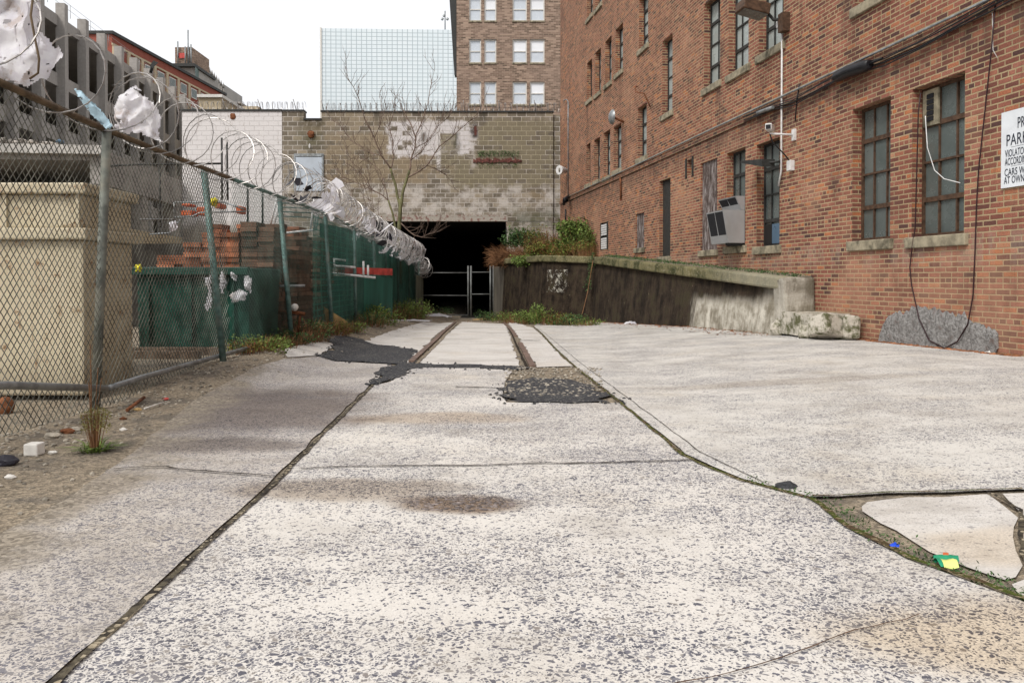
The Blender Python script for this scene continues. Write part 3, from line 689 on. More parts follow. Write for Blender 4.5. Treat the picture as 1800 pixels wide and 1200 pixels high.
def boarded(l, r, t, b, nm='boarded_window'):
    s0, s1, z0, z1 = op(l, r, t, b); OPEN.append((s0, s1, z0, z1, .08))
    o = MB().fbox(s0, s1, -.08, -.045, z0, z1).build(nm, 'plywood', bld, 'window boarded with weathered plywood')
    MB().fbox(s0 - .07, s1 + .07, -.03, .05, z0 - .14, z0 - .002).build('sill', 'sill', o, bevel=.012)
boarded(1231, 1260, 277.6, 438); boarded(1117, 1132, 373, 435)
# narrow doorway
s0, s1, z0, z1 = op(1158.5, 1178, 312, 450); OPEN.append((s0, s1, z0, z1, .12))
d = MB().fbox(s0, s1, -.12, -.10, z0, z1).build('door', 'darkframe', bld)
MB().fbox(s0 + .001, s0 + .09, -.099, -.04, z0, z1 - .05).build('door_frame', 'sill', d)
MB().fbox(s0 - .06, s1 + .04, -.1, .06, z0 - .14, z0 - .002).build('sill', 'sill', d, bevel=.01)
# small vent opening
s0, s1, z0, z1 = op(1207, 1217, 279, 306); OPEN.append((s0, s1, z0, z1, .25))
MB().fbox(s0, s1, -.25, -.2, z0, z1).fbox(s0 - .06, s0 - .002, -.05, .03, z0 - .05, z1 + .05).fbox(s1 + .002, s1 + .06, -.05, .03, z0 - .05, z1 + .05).build('vent_opening', 'darkframe', bld)
# louvred window
s0, s1, z0, z1 = op(1056, 1069, 389, 438); OPEN.append((s0, s1, z0, z1, .1))
lv = MB().fbox(s0, s1, -.1, -.07, z0, z1).fbox(s0, s0 + .14, -.068, .02, z0, z1).fbox(s1 - .05, s1, -.068, .02, z0, z1).build('louvre_window', 'darkframe', bld)
m = MB()
for k in range(11):
    if k == 5: continue
    zc = z0 + .08 + (z1 - z0 - .16) * k / 10
    m.hexa([FL(s1 - .06, -.06, zc - .03), FL(s1 - .06, .01, zc - .05), FL(s0 + .16, .01, zc - .05), FL(s0 + .16, -.06, zc - .03), FL(s1 - .06, -.06, zc + .03), FL(s1 - .06, .01, zc + .01), FL(s0 + .16, .01, zc + .01), FL(s0 + .16, -.06, zc + .03)])
m.build('louvre_blades', 'whiteplas', lv)
# wall with the openings cut out
ss_ = sorted({S_BEG, S_END} | {o[0] for o in OPEN} | {o[1] for o in OPEN}); zs_ = sorted({-1.5, ZT} | {o[2] for o in OPEN} | {o[3] for o in OPEN})
wm = MB()
for a, b in zip(ss_, ss_[1:]):
    for c_, d_ in zip(zs_, zs_[1:]):
        cs, cz = (a + b) / 2, (c_ + d_) / 2
        if any(o[0] < cs < o[1] and o[2] < cz < o[3] for o in OPEN): continue
        wm.quad(FL(b, 0, c_), FL(a, 0, c_), FL(a, 0, d_), FL(b, 0, d_))
for o in OPEN:
    a, b, c_, d_, rc = o
    wm.quad(FL(b, -rc, c_), FL(b, 0, c_), FL(b, 0, d_), FL(b, -rc, d_)); wm.quad(FL(a, 0, c_), FL(a, -rc, c_), FL(a, -rc, d_), FL(a, 0, d_))
    wm.quad(FL(b, -rc, d_), FL(b, 0, d_), FL(a, 0, d_), FL(a, -rc, d_)); wm.quad(FL(b, 0, c_), FL(b, -rc, c_), FL(a, -rc, c_), FL(a, 0, c_))
for A, B in (((S_END, 0), (S_END, -14)), ((S_END, -14), (S_BEG, -14)), ((S_BEG, -14), (S_BEG, 0))):
    wm.quad(FL(A[0], A[1], -1.5), FL(B[0], B[1], -1.5), FL(B[0], B[1], ZT), FL(A[0], A[1], ZT))
wm.build('wall', 'brick', bld)
MB().fbox(S_BEG + .02, S_END - .02, -13.98, -.32, ZT - .5, ZT - .3).build('roof', 'dark', bld)
MB().fbox(S_BEG - .05, S_END + .05, -.3, .08, ZT + .001, ZT + .18).build('coping', 'sill', bld)
# belt course: two projecting brick courses
zb = 1 + 3.12
bc_ = MB().fbox(S_BEG, S_END - .002, 0.002, .035, zb, zb + .13).build('belt_course', 'brick', bld)
# green-black stain strip under belt belongs to the pipe run
m = MB().tube([FL(8.2, .07, zb + .16), FL(12, .065, zb + .15), FL(18, .06, zb + .16), FL(24, .06, zb + .15), FL(33, .06, zb + .15)], .018, 6)
m.build('wall_conduit', 'galv', None, 'thin metal conduit running along the ledge of the red brick building', 'pipe')
# cable bundle
cabpx = [(1830, -30), (1745, 18), (1680, 52), (1620, 85), (1560, 112), (1520, 124), (1480, 138), (1440, 160), (1400, 182), (1370, 190), (1330, 205), (1312, 212)]
m = MB()
for k, (dr, dz) in enumerate(((.012, 0), (.009, .04), (.009, -.035), (.007, .07))):
    pts = []
    for i, (a, b) in enumerate(cabpx):
        q = FW(a, b, .07 + .02 * (k % 2)); pts.append(q + Vector((0, 0, dz + .012 * math.sin(i * 1.7 + k * 2))))
    m.tube(pts, dr, 6)
m.build('cable_bundle', 'cable', None, 'bundle of black cables sagging along the upper part of the brick wall', 'cable')
m = MB().tube([FW(1476, 140, .12), FW(1482, 137, .12), FW(1500, 128, .12), FW(1532, 118, .12), FW(1540, 115, .12)], [.045, .085, .09, .09, .06], 12)
m.tube([FW(1540, 115, .12), FW(1548, 110, .11), FW(1560, 104, .1)], [.02, .02, .015], 6)
m.build('splice_enclosure', 'cable', None, 'fat black cylindrical cable splice case on the brick wall', 'cable case')
m = MB().tube([FW(1340, 200, .12), FW(1352, 196, .12), FW(1368, 190, .12)], [.03, .035, .03], 10)
m.build('splice_enclosure', 'galv', None, 'slim pale grey cable splice tube above the security camera', 'cable case')
# hanging black cables
m = MB().tube([FW(*p, .05) for p in ((1752, 12), (1745, 100), (1735, 200), (1725, 300), (1722, 360), (1720, 440), (1717, 520), (1708, 570), (1690, 600), (1668, 612), (1640, 598), (1622, 560), (1608, 500), (1605, 470), (1608, 440), (1614, 400), (1616, 300), (1618, 200), (1622, 165))], .0085, 6)
m.build('hanging_cable', 'redcable', None, 'dark cable looping down the brick wall to the ground between window and sign', 'cable')
m = MB().tube([FW(*p, .03) for p in ((1628, 205), (1632, 260), (1645, 300), (1662, 315), (1690, 322))], .006, 5)
m.build('loose_wire', 'whiteplas', None, 'thin white wire dangling across the large window with the vent panel', 'wire')
m = MB().tube([FW(*p, .03) for p in ((1744, 12), (1746, 90), (1754, 104))], .004, 4)
m.build('loose_wire', 'whiteplas', None, 'short thin white wire hanging from the cables by the sign', 'wire')
# vent panel in window
s0, s1, z0, z1 = Wn1[1]; wS = (s1 - s0) / 3
vp = MB().fbox(s1 - wS - .02, s1 - .045, -REC + .052, -REC + .075, z1 - (z1 - z0) / 4 - .02, z1 - .04).build('window_panel', 'sill', bld, 'beige panel with a slotted vent in the top corner of the window')
m = MB()
for k in range(5):
    zc = z1 - .13 - k * .075; m.fbox(s1 - wS + .07, s1 - .14, -REC + .076, -REC + .09, zc - .03, zc + .03)
m.build('vent_slots', 'filter', vp)
# broken lower-left panes in Wn3
s0, s1, z0, z1 = Wn3[1]
MB().fbox(s1 - .35, s1 - .05, -REC + .051, -REC + .056, z0 + .05, z0 + .42).build('broken_pane', 'dark', bld)
MB().fbox(s0 + .06, s1 - .36, -REC + .051, -REC + .056, z0 + .05, z0 + .42).build('blue_pane', 'blue', bld)
# parking sign
sA, zA = FP(1761, 332); sZ = .87
sgn = thing('parking_sign', FL(sA - .37, .03, zA), 'white parking sign with hand painted dark letters on the brick wall', 'sign')
MB().fbox(sA - .74, sA, .012, .024, zA, zA + sZ).build('sign_board', 'signwhite', sgn)
ang = math.atan2(-FD.y, -FD.x)
def text(t, l, b, hgt, width=None):
    # l, b = left offset from the sign's left edge and height above its bottom edge, in metres
    c = bpy.data.curves.new('lettering', 'FONT'); c.body = t; c.size = hgt * 1.38; c.extrude = .001; c.space_character = 1.05
    c.materials.append(MAT['signink'])
    o = bpy.data.objects.new('lettering', c); COL.objects.link(o); o.parent = sgn
    bpy.context.view_layer.update()
    k = width / max(o.dimensions.x, .01) if width else 1
    me = bpy.data.meshes.new_from_object(o.evaluated_get(bpy.context.evaluated_depsgraph_get())); me.name = 'lettering'
    bpy.data.objects.remove(o); o = bpy.data.objects.new('lettering', me); COL.objects.link(o); o.parent = sgn
    o.location = FL(sA - l, .0265, zA + b) - ROOT[sgn.name]; o.rotation_euler = (R(90), 0, ang); o.scale = (k, 1, 1)
text('PRIVATE', .24, .655, .125, .36)
text('PARKING', .075, .475, .135, .54)
text('VIOLATORS WILL BE', .062, .35, .085, .60); text('ACCORDING TO LAW', .062, .255, .085, .60)
text('CARS WILL BE', .055, .135, .085, .50); text('AT OWNERS RISK', .05, .045, .085, .58)
m = MB().fbox(sA - .62, sA - .15, .0245, .0255, zA + .453, zA + .456).fbox(sA - .62, sA - .15, .0245, .0255, zA + .236, zA + .239)
m.build('rule_line', 'signink', sgn)
# air conditioner hood
s0, s1, z0, z1 = Wn4[1]
ac = thing('vent_hood', FL((s0 + s1) / 2, .3, z0 + .05), 'grey sheet metal air vent hood with black grilles bolted over a window', 'vent hood')
def wedge(m, a, b, ob, ot, zb, zt):
    return m.hexa([FL(a, ob, zb), FL(a, .0, zb), FL(b, .0, zb), FL(b, ob, zb), FL(a, ot, zt), FL(a, 0, zt), FL(b, 0, zt), FL(b, ot, zt)])
body = MB(); SA = s0 + .02; SB = SA + .86
wedge(body, SB, SA, .34, .46, 1.72, 2.38); wedge(body, SB, SA, .07, .20, 2.383, 2.66)
body.build('hood_body', 'sheet', ac)
for (ob, ot, zb, zt) in ((.34, .46, 1.72, 2.38), (.07, .20, 2.383, 2.66)):
    m = MB()
    for (a, b) in ((SA + .04, SA + .41), (SA + .45, SB - .04)):
        m.hexa([FL(b, ob + .003, zb + .03), FL(b, ob - .03, zb + .03), FL(a, ob - .03, zb + .03), FL(a, ob + .003, zb + .03), FL(b, ot + .003, zt - .03), FL(b, ot - .03, zt - .03), FL(a, ot - .03, zt - .03), FL(a, ot + .003, zt - .03)])
    m.build('grille', 'filter', ac)
MB().fbox(SA, SA + .02, .0, .4, 1.66, 1.718).build('bracket', 'dark', ac)
# floodlights, conduit, camera
cs, _ = FP(1377, 100)
m = MB().tube([FL(cs, .05, FP(1377, 48)[1]), FL(cs, .05, FP(1377, 190)[1]), FL(cs, .05, FP(1377, 262)[1]), FL(cs + .02, .04, FP(1374, 300)[1]), FL(cs + .12, .04, FP(1370, 328)[1])], .017, 8)
m.build('white_conduit', 'whiteplas', None, 'white plastic conduit running down the brick wall from the big floodlight', 'pipe')
fl = thing('floodlight', FW(1380, 60), 'large rusty brown floodlight box on an arm high on the brick wall', 'floodlight')
q = lambda a, b, o: FW(a, b, o)
c0 = FL(cs + .1, .55, FP(1377, 20)[1])
m = MB()
hb = [(-.28, -.2, -.02), (.22, -.2, -.12), (.22, .2, -.12), (-.28, .2, -.02)]
ht = [(-.24, -.18, .17), (.26, -.18, .08), (.26, .18, .08), (-.24, .18, .17)]
m.hexa([c0 + FN * (-a) + FD * b + Vector((0, 0, z)) for a, b, z in hb] + [c0 + FN * (-a) + FD * b + Vector((0, 0, z)) for a, b, z in ht])
m.build('lamp_housing', 'rustframe', fl, bevel=.02)
MB().hexa([c0 + FN * (-a * .86) + FD * (b * .86) + Vector((0, 0, z - .012)) for a, b, z in hb] + [c0 + FN * (-a * .86) + FD * (b * .86) + Vector((0, 0, z + .012)) for a, b, z in hb]).build('lens', 'glass', fl)
MB().tube([c0 - FN * .24, FL(cs + .02, .2, FP(1377, 38)[1]), FL(cs - .08, .02, FP(1377, 38)[1])], .03, 8).build('arm', 'darkframe', fl)
MB().fbox(cs - .2, cs - .02, 0, .14, FP(1377, 62)[1], FP(1377, 30)[1]).build('back_plate', 'rustframe', fl)
MB().fbox(cs + .03, cs + .09, .05, .12, FP(1377, 50)[1], FP(1377, 38)[1]).build('junction_box', 'whiteplas', fl)
sc_ = thing('security_camera', FW(1396, 236), 'small white security camera on a bracket above the window with a broken pane', 'camera')
sA2, zA2 = FP(1396, 238)
b0 = FL(sA2, 0, zA2); b1 = FL(sA2 + .1, .42, zA2 + .03)
MB().fbox(sA2 - .05, sA2 + .05, 0, .04, zA2 - .1, zA2 + .1).build('wall_plate', 'whiteplas', sc_)
MB().tube([b0, b1], .018, 8).build('arm', 'whiteplas', sc_)
cc = b1 + Vector((0, 0, .10))
MB().obox(cc + Vector((0, 0, 0)), -.55, -1, .13, .055, cc.z - .05, cc.z + .06).build('camera_housing', 'whiteplas', sc_, bevel=.01)
dv = Vector((-.55, -1, 0)).normalized()
MB().obox(cc + dv * .131, -.55, -1, .006, .042, cc.z - .04, cc.z + .035).build('lens', 'filter', sc_)
MB().tube([b1, b1 + Vector((.05, .0, -.15)), FL(sA2 + .12, .12, zA2 - .34), FL(sA2 + .06, .06, zA2 - .46)], .012, 6).build('camera_cable', 'cable', sc_)
MB().fbox(sA2 + .0, sA2 + .13, 0, .09, zA2 - .62, zA2 - .44).build('junction_box', 'whiteplas', sc_, bevel=.008)
m = MB().tube([FW(1408, 150, .05), FW(1404, 175, .05), FW(1400, 215, .04)], .012, 6)
m.build('loose_cable', 'cable', None, 'short black cable dropping from the bundle to the camera bracket', 'cable')
# spotlight in front of window
s3, z3_ = FP(1370, 285)
sp = thing('floodlight', FL(s3, .0, z3_), 'black slim floodlight pointing left in front of the window beside the vent hood', 'floodlight')
MB().hexa([FL(s3 + .9, .35, z3_ + .1), FL(s3 + .9, .1, z3_ + .1), FL(s3 + .1, .05, z3_ - .08), FL(s3 + .1, .3, z3_ - .08), FL(s3 + .9, .35, z3_ + .14), FL(s3 + .9, .1, z3_ + .14), FL(s3 + .1, .05, z3_ + .06), FL(s3 + .1, .3, z3_ + .06)]).build('lamp_housing', 'darkframe', sp)
MB().tube([FL(s3 + .15, .2, z3_), FL(s3 - .02, .0, z3_)], .02, 6).build('arm', 'darkframe', sp)
# grey dome lamp above second floor window
s4, z4 = FP(1096, 207)
dl = thing('wall_lamp', FL(s4, 0, z4), 'round grey lamp with a hood above the second floor windows', 'wall lamp')
m = MB(); cc = FL(s4 + .05, .32, z4)
for k in range(5):
    a0_, a1_ = k * .3, (k + 1) * .3
    for j in range(12):
        t0, t1 = j * math.pi / 6, (j + 1) * math.pi / 6
        def sp_(a, t): return cc + (FD * math.cos(t) + Vector((0, 0, 1)) * math.sin(t)) * (.24 * math.sin(a)) + FN * (.14 * math.cos(a))
        m.quad(sp_(a0_, t0), sp_(a1_, t0), sp_(a1_, t1), sp_(a0_, t1), True)
m.build('lamp_head', 'galv', dl); MB().tube([cc, FL(s4, 0, z4 - .15)], .035, 8).build('arm', 'rust', dl)
# round siren lamp + conduit near the corner
s5, z5 = FP(998, 300)
rl = thing('wall_lamp', FL(s5, 0, z5), 'round white wall lamp at the far corner of the brick building', 'wall lamp')
MB().tube([FL(s5, .0, z5), FL(s5 - .05, .3, z5), FL(s5 - .1, .38, z5)], [.06, .17, .19], 14).build('lamp_shade', 'whiteplas', rl)
MB().tube([FL(s5 - .1, .385, z5), FL(s5 - .1, .4, z5)], [.09, .07], 12).build('bulb', 'sill', rl)
m = MB().tube([FW(1000 + 0, 345, .04), FW(1000, 180, .04)] + [FW(998, 176, .06), FW(994.5, 178, .1)], .022, 6)
m.build('wall_conduit', 'galv', None, 'thin metal conduit down the far corner of the brick building', 'pipe')
m = MB().tube([FW(1001, 345, .05), FW(1007, 352, .3), FW(1004, 360, .3)], [.05, .12, .05], 8)
m.build('loudspeaker', 'cable', None, 'small black loudspeaker horn at the far end of the ledge', 'loudspeaker')
m = MB().tube([FW(995.6, 400, .05), FW(996, 368, .05)], .03, 6); m.build('junction_pipe', 'cable', None, 'short black pipe near the base of the far brick corner', 'pipe')
m = MB().tube([FW(1093, 352, .04), FW(1093, 330, .04), FW(1092, 312, .04)], .03, 6); m.build('drain_pipe', 'rust', None, 'short rusty pipe hanging below the ledge over the bushes', 'pipe')
m = MB().tube([FW(1123, 153, .04), FW(1128, 155, .2), FW(1135, 164, .3), FW(1144, 166, .2), FW(1145, 190, .04)], .018, 6)
m.build('bent_pipe', 'rust', None, 'bent rusty pipe sticking out of the brick between upper windows', 'pipe')
# stucco patch
m = MB(); pp = [(1549, 590), (1552, 572), (1563, 556), (1580, 548), (1600, 546), (1612, 536), (1625, 541), (1650, 543), (1670, 550), (1695, 553), (1712, 566), (1735, 572), (1756, 585), (1757, 612)]
bot = [(1757, 616), (1735, 612), (1700, 607), (1650, 601), (1600, 596), (1549, 590)]
top = []
for a, b in zip(pp, pp[1:]):
    for k in range(10): 
        t = k / 10; x_ = a[0] + (b[0] - a[0]) * t; y_ = a[1] + (b[1] - a[1]) * t + 9 * noise.noise(Vector((x_ * .13, 0, 4))) + 4 * noise.noise(Vector((x_ * .5, 0, 4)))
        top.append((x_, y_))
prev = None
for (x_, y_) in top:
    s_, zt_ = FP(x_, y_); base = gz(FL(s_, 0, 0).x, FL(s_, 0, 0).y) - .03; zt_ = max(zt_, base + .06); colm = []
    for k in range(9):
        z_ = base + (zt_ - base) * k / 8; o = .032 + .03 * noise.noise(Vector((s_ * 6, z_ * 6, 1))) + .012 * noise.noise(Vector((s_ * 25, z_ * 25, 1)))
        if k == 8: o = .002
        colm.append(FL(s_, max(o, .004), z_))
    if prev:
        for k in range(8): m.quad(prev[k], colm[k], colm[k + 1], prev[k + 1], True)
    prev = colm
m.build('stucco_patch', 'stucco', None, 'rough grey cement patch on the base of the brick wall under the hanging cable', 'cement patch')
# dirt strip along the wall foot
m = MB()
for k in range(260):
    s_ = random.uniform(9, 12.3); p = FL(s_, random.uniform(.0, .12) ** 1.0, 0); m.rock((p.x, p.y, gz(p.x, p.y) + .012), random.uniform(.01, .04), (1, 1, .6), k)
m.build('wall_foot_debris', 'deadleaf', None, 'brown dirt and leaf litter along the foot of the brick wall', 'debris', kind='stuff')

# ------------------------------------------------------------------ retaining wall and loading dock
A_ = (-.74, 32.6); B_ = (-.29, 31.5); C_ = (1.06, 27.0); D_ = (2.60, 25.0); E_ = (4.635, 13.33); Fq = (5.06, 13.40)
TOPZ = {0: 1.8, 1: 1.8, 2: 1.80, 3: 1.70, 4: 1.03, 5: 1.03}
pl = [A_, B_, C_, D_, E_, Fq]
rw = thing('retaining_wall', (2.6, 25, gz(2.6, 25)), 'dark streaked concrete retaining wall and ramp in front of the brick building', 'retaining wall')
m = MB(); cp = MB(); tp = MB()
for k in range(1, 5):
    a, b = Vector(pl[k]), Vector(pl[k + 1]); d = (b - a); L = d.length; d.normalize(); n = Vector((d.y, -d.x))
    if n.y > 0.3 and k < 4: n = -n
    ns = max(1, int(L / .5))
    ext = lambda t: a.lerp(b, t)
    for j in range(ns):
        t0, t1 = j / ns, (j + 1) / ns; p0, p1 = ext(t0), ext(t1)
        z0, z1 = TOPZ[k] + (TOPZ[k + 1] - TOPZ[k]) * t0, TOPZ[k] + (TOPZ[k + 1] - TOPZ[k]) * t1
        for (q0, q1) in ((0, .5), (.5, 1)):
            g0, g1 = gz(*p0) - .2, gz(*p1) - .2
            def pt(p, g_, zt, q):
                z_ = g_ + (zt - .17 - g_) * q; bat = .13 * (1 - q) + .015 * noise.noise(Vector((p.x * 2, p.y * 2, z_ * 3)))
                if k >= 4: bat = .02
                return (p.x + n.x * bat, p.y + n.y * bat, z_)
            m.quad(pt(p0, g0, z0, q0), pt(p1, g1, z1, q0), pt(p1, g1, z1, q1), pt(p0, g0, z0, q1))
for k in range(1, 4):
    a, b = Vector(pl[k]), Vector(pl[k + 1]); d = (b - a); L = d.length; d.normalize(); n = Vector((d.y, -d.x))
    if n.y > .3: n = -n
    ns = max(1, int(L / 1.9)); z0, z1 = TOPZ[k], TOPZ[k + 1]
    for j in range(ns):
        t0, t1 = j / ns + .0015, (j + 1) / ns - .0015; p0, p1 = a.lerp(b, t0), a.lerp(b, t1); u0, u1 = z0 + (z1 - z0) * t0, z0 + (z1 - z0) * t1
        o, i = .12, .18
        cp.hexa([(p0.x + n.x * o, p0.y + n.y * o, u0 - .22), (p1.x + n.x * o, p1.y + n.y * o, u1 - .22), (p1.x - n.x * i, p1.y - n.y * i, u1 - .22), (p0.x - n.x * i, p0.y - n.y * i, u0 - .22),
                 (p0.x + n.x * o, p0.y + n.y * o, u0), (p1.x + n.x * o, p1.y + n.y * o, u1), (p1.x - n.x * i, p1.y - n.y * i, u1), (p0.x - n.x * i, p0.y - n.y * i, u0)])
m.build('wall_face', 'retain', rw); cp.build('wall_cap', 'cap', rw, bevel=.04)
# top surfaces: dock walkway and planted plateau
m = MB()
for j in range(16):
    t0, t1 = j / 16, (j + 1) / 16
    def row(t):
        p = Vector(E_).lerp(Vector(D_), t); f = Vector((5.06, 13.40)).lerp(Vector((3.32, 25.0)), t); z = 1.03 + .67 * t - .012
        return (p.x, p.y, z), (f.x, f.y, z + .03)
    a, b = row(t0); c, d = row(t1); m.quad(a, b, d, c)
m.quad((2.6, 25, 1.69), (3.32, 25, 1.71), (2.03, 33.6, 1.82), (1.06, 27, 1.79)); m.quad((1.06, 27, 1.79), (2.03, 33.6, 1.82), (-.74, 33.98, 1.80), (-.29, 31.5, 1.79))
m.quad((-.29, 31.5, 1.79), (-.74, 33.98, 1.80), (-.8, 33.98, 1.80), (-.74, 32.6, 1.79))
m.build('wall_top', 'gravel', rw)
m = MB(); m.hexa([(A_[0] - .02, A_[1], -1), (B_[0] + .04, B_[1] - .05, -1), (B_[0] + .1, B_[1] + 1.8, -1), (A_[0] - .02, 33.98, -1), (A_[0] - .02, A_[1], 1.5), (B_[0] + .02, B_[1] - .02, 1.5), (B_[0] + .1, B_[1] + 1.8, 1.5), (A_[0] - .02, 33.98, 1.5)])
m.build('end_pier', 'jamb', rw)
m = MB(); e0, e1 = Vector(E_), Vector(Fq)
m.hexa([(4.56, 13.20, .0), (5.07, 13.27, .0), (5.04, 13.75, .0), (4.52, 13.7, .0), (4.50, 13.23, 1.02), (5.06, 13.29, 1.035), (5.03, 13.75, 1.035), (4.47, 13.7, 1.02)]); m.build('end_block', 'retain', rw, bevel=.05)
# broken concrete near end + painted whitish square
m = MB()
for (a, b, zc, r, sd_) in ((4.44, 13.30, .16, .15, 5), (4.62, 13.25, .14, .10, 9)):
    m.rock((a, b, zc), r, (.9, .8, 1.0), sd_, 2, .4)
m.build('broken_end', 'stepc', rw)
m = MB()
fa = Vector(C_).lerp(Vector(D_), .12); fb = Vector(C_).lerp(Vector(D_), .52); dd = (fb - fa).normalized(); nn = Vector((dd.y, -dd.x)); nn = -nn if nn.y > 0 else nn
g = NG('flaking_white_paint'); n1 = g.noise(g.pos(), 7, 5, .7); al = g.M('MULTIPLY', g.ss(g.noise(g.pos(), 3.5, 7, .8), .50, .60), .75)
MAT['flake'] = g.out((.5, .47, .4), .9, alpha=al, spec=.1)
for j in range(6):
    z0, z1 = .55 + j * .125, .55 + (j + 1) * .125
    def fp(p, z): 
        q = (z + .3) / 1.85; o = .155 - .13 * q + .02; return (p.x + nn.x * o, p.y + nn.y * o, z)
    m.quad(fp(fa, z0), fp(fb, z0), fp(fb, z1), fp(fa, z1))
m.build('painted_square', 'flake', rw, 'square of flaking white paint')
# step by the dock end
st = thing('concrete_step', FL(12.9, .3, .15), 'broken mossy concrete step at the near end of the ramp', 'step')
m = MB()
N = 10
for i in range(N):
    for j in range(6):
        def sp2(i, j, lo):
            s_ = 12.42 + 1.0 * i / N; o_ = .02 + .62 * j / 6; e = .015 * noise.noise(Vector((s_ * 4, o_ * 4, 2)))
            return FL(s_ + (.04 * noise.noise(Vector((o_ * 5, 1, 1))) if i in (0, N) else 0), o_ + (.05 * noise.noise(Vector((s_ * 5, 3, 1))) if j == 6 else 0), .46 + e if not lo else .1)
        m.quad(sp2(i, j, 0), sp2(i, j + 1, 0), sp2(i + 1, j + 1, 0), sp2(i + 1, j, 0), False)
        if j == 5: m.quad(sp2(i, 6, 1), sp2(i, 6, 0), sp2(i + 1, 6, 0), sp2(i + 1, 6, 1))
        if i == 0: m.quad(sp2(0, j, 1), sp2(0, j, 0), sp2(0, j + 1, 0), sp2(0, j + 1, 1))
for f_i in range(len(m.f)): m.f[f_i] = m.f[f_i][::-1]
m.build('step_slab', 'stepc', st)
for k, (s_, o_, z_, r, q) in enumerate(((12.22, .50, .25, .22, (1.3, .9, .75)), (12.08, .2, .27, .15, (.8, .9, 1.3)), (12.58, .66, .18, .11, (1, .8, 1)))):
    p = FL(s_, o_, z_); rj = random.Random(k + 3); cr = [Vector((sx * r * q[0] * rj.uniform(.75, 1.1), sy * r * q[1] * rj.uniform(.8, 1.1), sz * r * q[2] * rj.uniform(.7, 1.15))) for sx, sy, sz in ((-1, -1, -1), (1, -1, -1), (1, 1, -1), (-1, 1, -1), (-1, -1, 1), (1, -1, 1), (1, 1, 1), (-1, 1, 1))]
    for v_ in cr: v_.rotate(__import__('mathutils').Euler((.25 * k - .2, .3 - .2 * k, .5 + k)))
    MB().hexa([p + v_ for v_ in cr]).build('broken_lump', 'stepc', st, bevel=.05)

# ------------------------------------------------------------------ end wall of concrete block with tunnel opening
WZ = 34.0; kx = .02429
def wx(p): return (p - 900) * kx
def wz(p): return 1 + (490 - p) * kx
ew = thing('block_wall', (wx(780), WZ, -.7), 'tall grey concrete block wall over the dark tunnel mouth with a patch of white paint', 'wall')
m = MB(); T = .4
m.box(wx(497), wx(535), WZ, WZ + T, -1.2, wz(197)); m.box(wx(535) + .001, wx(566), WZ, WZ + T, -1.2, wz(212)); m.box(wx(566) + .001, wx(640), WZ, WZ + T, -1.2, wz(198))
m.box(wx(640) + .001, wx(972), WZ, WZ + T, wz(389), wz(199)); m.box(wx(972) + .001, wx(1003), WZ + .1, WZ + T + .1, -1.2, wz(202)); m.box(wx(891), wx(972) - .001, WZ + .02, WZ + T, -1.2, wz(389) - .002)
m.build('wall', 'block', ew)
m = MB()
for a, b, t in ((497, 535, 197), (566, 640, 198), (640, 972, 199)): m.box(wx(a) - .03, wx(b) + .02, WZ - .05, WZ + T + .05, wz(t) + .002, wz(t) + .07)
m.box(wx(535), wx(566), WZ - .05, WZ + T + .05, wz(212) + .002, wz(212) + .07)
m.build('coping', 'darkframe', ew)
m = MB(); 
for k in range(34):
    a = wx(832 + k * 2.5); m.box(a, a + .055, WZ - .03 - .05 * random.random(), WZ - .001, wz(285) - random.uniform(0, .07), wz(280) + random.uniform(-.06, .05))
m.build('brick_ledge', 'ledgebrick', ew, 'crumbling reddish brick ledge with moss above')
m = MB()
for k in range(900):
    a = random.uniform(840, 912); p = Vector((wx(a), WZ - random.uniform(.01, .08), wz(random.uniform(266, 276) if random.random() < .8 else random.uniform(286, 296)))); r = random.uniform(.02, .06)
    d = Vector((random.uniform(-1, 1), random.uniform(-.3, .3), random.uniform(-1, 1))) * r; e = Vector((random.uniform(-1, 1), random.uniform(-1, 1), random.uniform(-1, 1))) * r; m.tri(p, p + d, p + e)
m.build('ledge_moss', 'leafdark', ew)
ww = thing('white_block_wall', (wx(410), WZ, -.7), 'white painted concrete block wall behind the yard, left of the tunnel wall', 'wall')
MB().box(wx(322), wx(497) - .002, WZ - .02, WZ + .4, -1.2, wz(197)).build('wall', 'blockwhite', ww)
MB().box(wx(322) - .03, wx(497), WZ - .07, WZ + .45, wz(197) + .002, wz(197) + .08).build('coping', 'darkframe', ww)
m = MB(); m.rock((wx(411), WZ - .03, wz(206)), .12, (1, .4, 1.2), 2, 2); m.build('bracket_stub', 'rust', ww)
# pale steel door on the wall
dr = thing('steel_door', (wx(543), WZ - .05, wz(334)), 'pale blue grey steel door set high in the block wall', 'door')
MB().box(wx(521), wx(567), WZ - .05, WZ - .002, wz(336), wz(277)).build('door_leaf', 'greypaint', dr)
m = MB().box(wx(518), wx(521) - .002, WZ - .07, WZ - .002, wz(336), wz(271)).box(wx(521) - .001, wx(568), WZ - .07, WZ - .002, wz(276), wz(271)).box(wx(567) + .001, wx(570), WZ - .07, WZ - .002, wz(336), wz(271)); m.build('door_frame', 'galv', dr)
m = MB()
for z_ in (293, 320): m.box(wx(523), wx(526), WZ - .07, WZ - .051, wz(z_ + 3), wz(z_ - 2))
m.build('hinge', 'darkframe', dr)
MB().rock((wx(546), WZ - .08, wz(258)), .07, (.6, .5, 1.5), 4, 2).build('wall_stub', 'whiteplas', None, 'small white stub below the rusty stub in the wall notch', 'stub')
m = MB().rock((wx(548), WZ - .06, wz(237)), .16, (1, .5, 1), 3, 2)
m.build('wall_rust_stub', 'rust', None, 'rusty iron stub in the mossy notch of the block wall', 'iron stub')
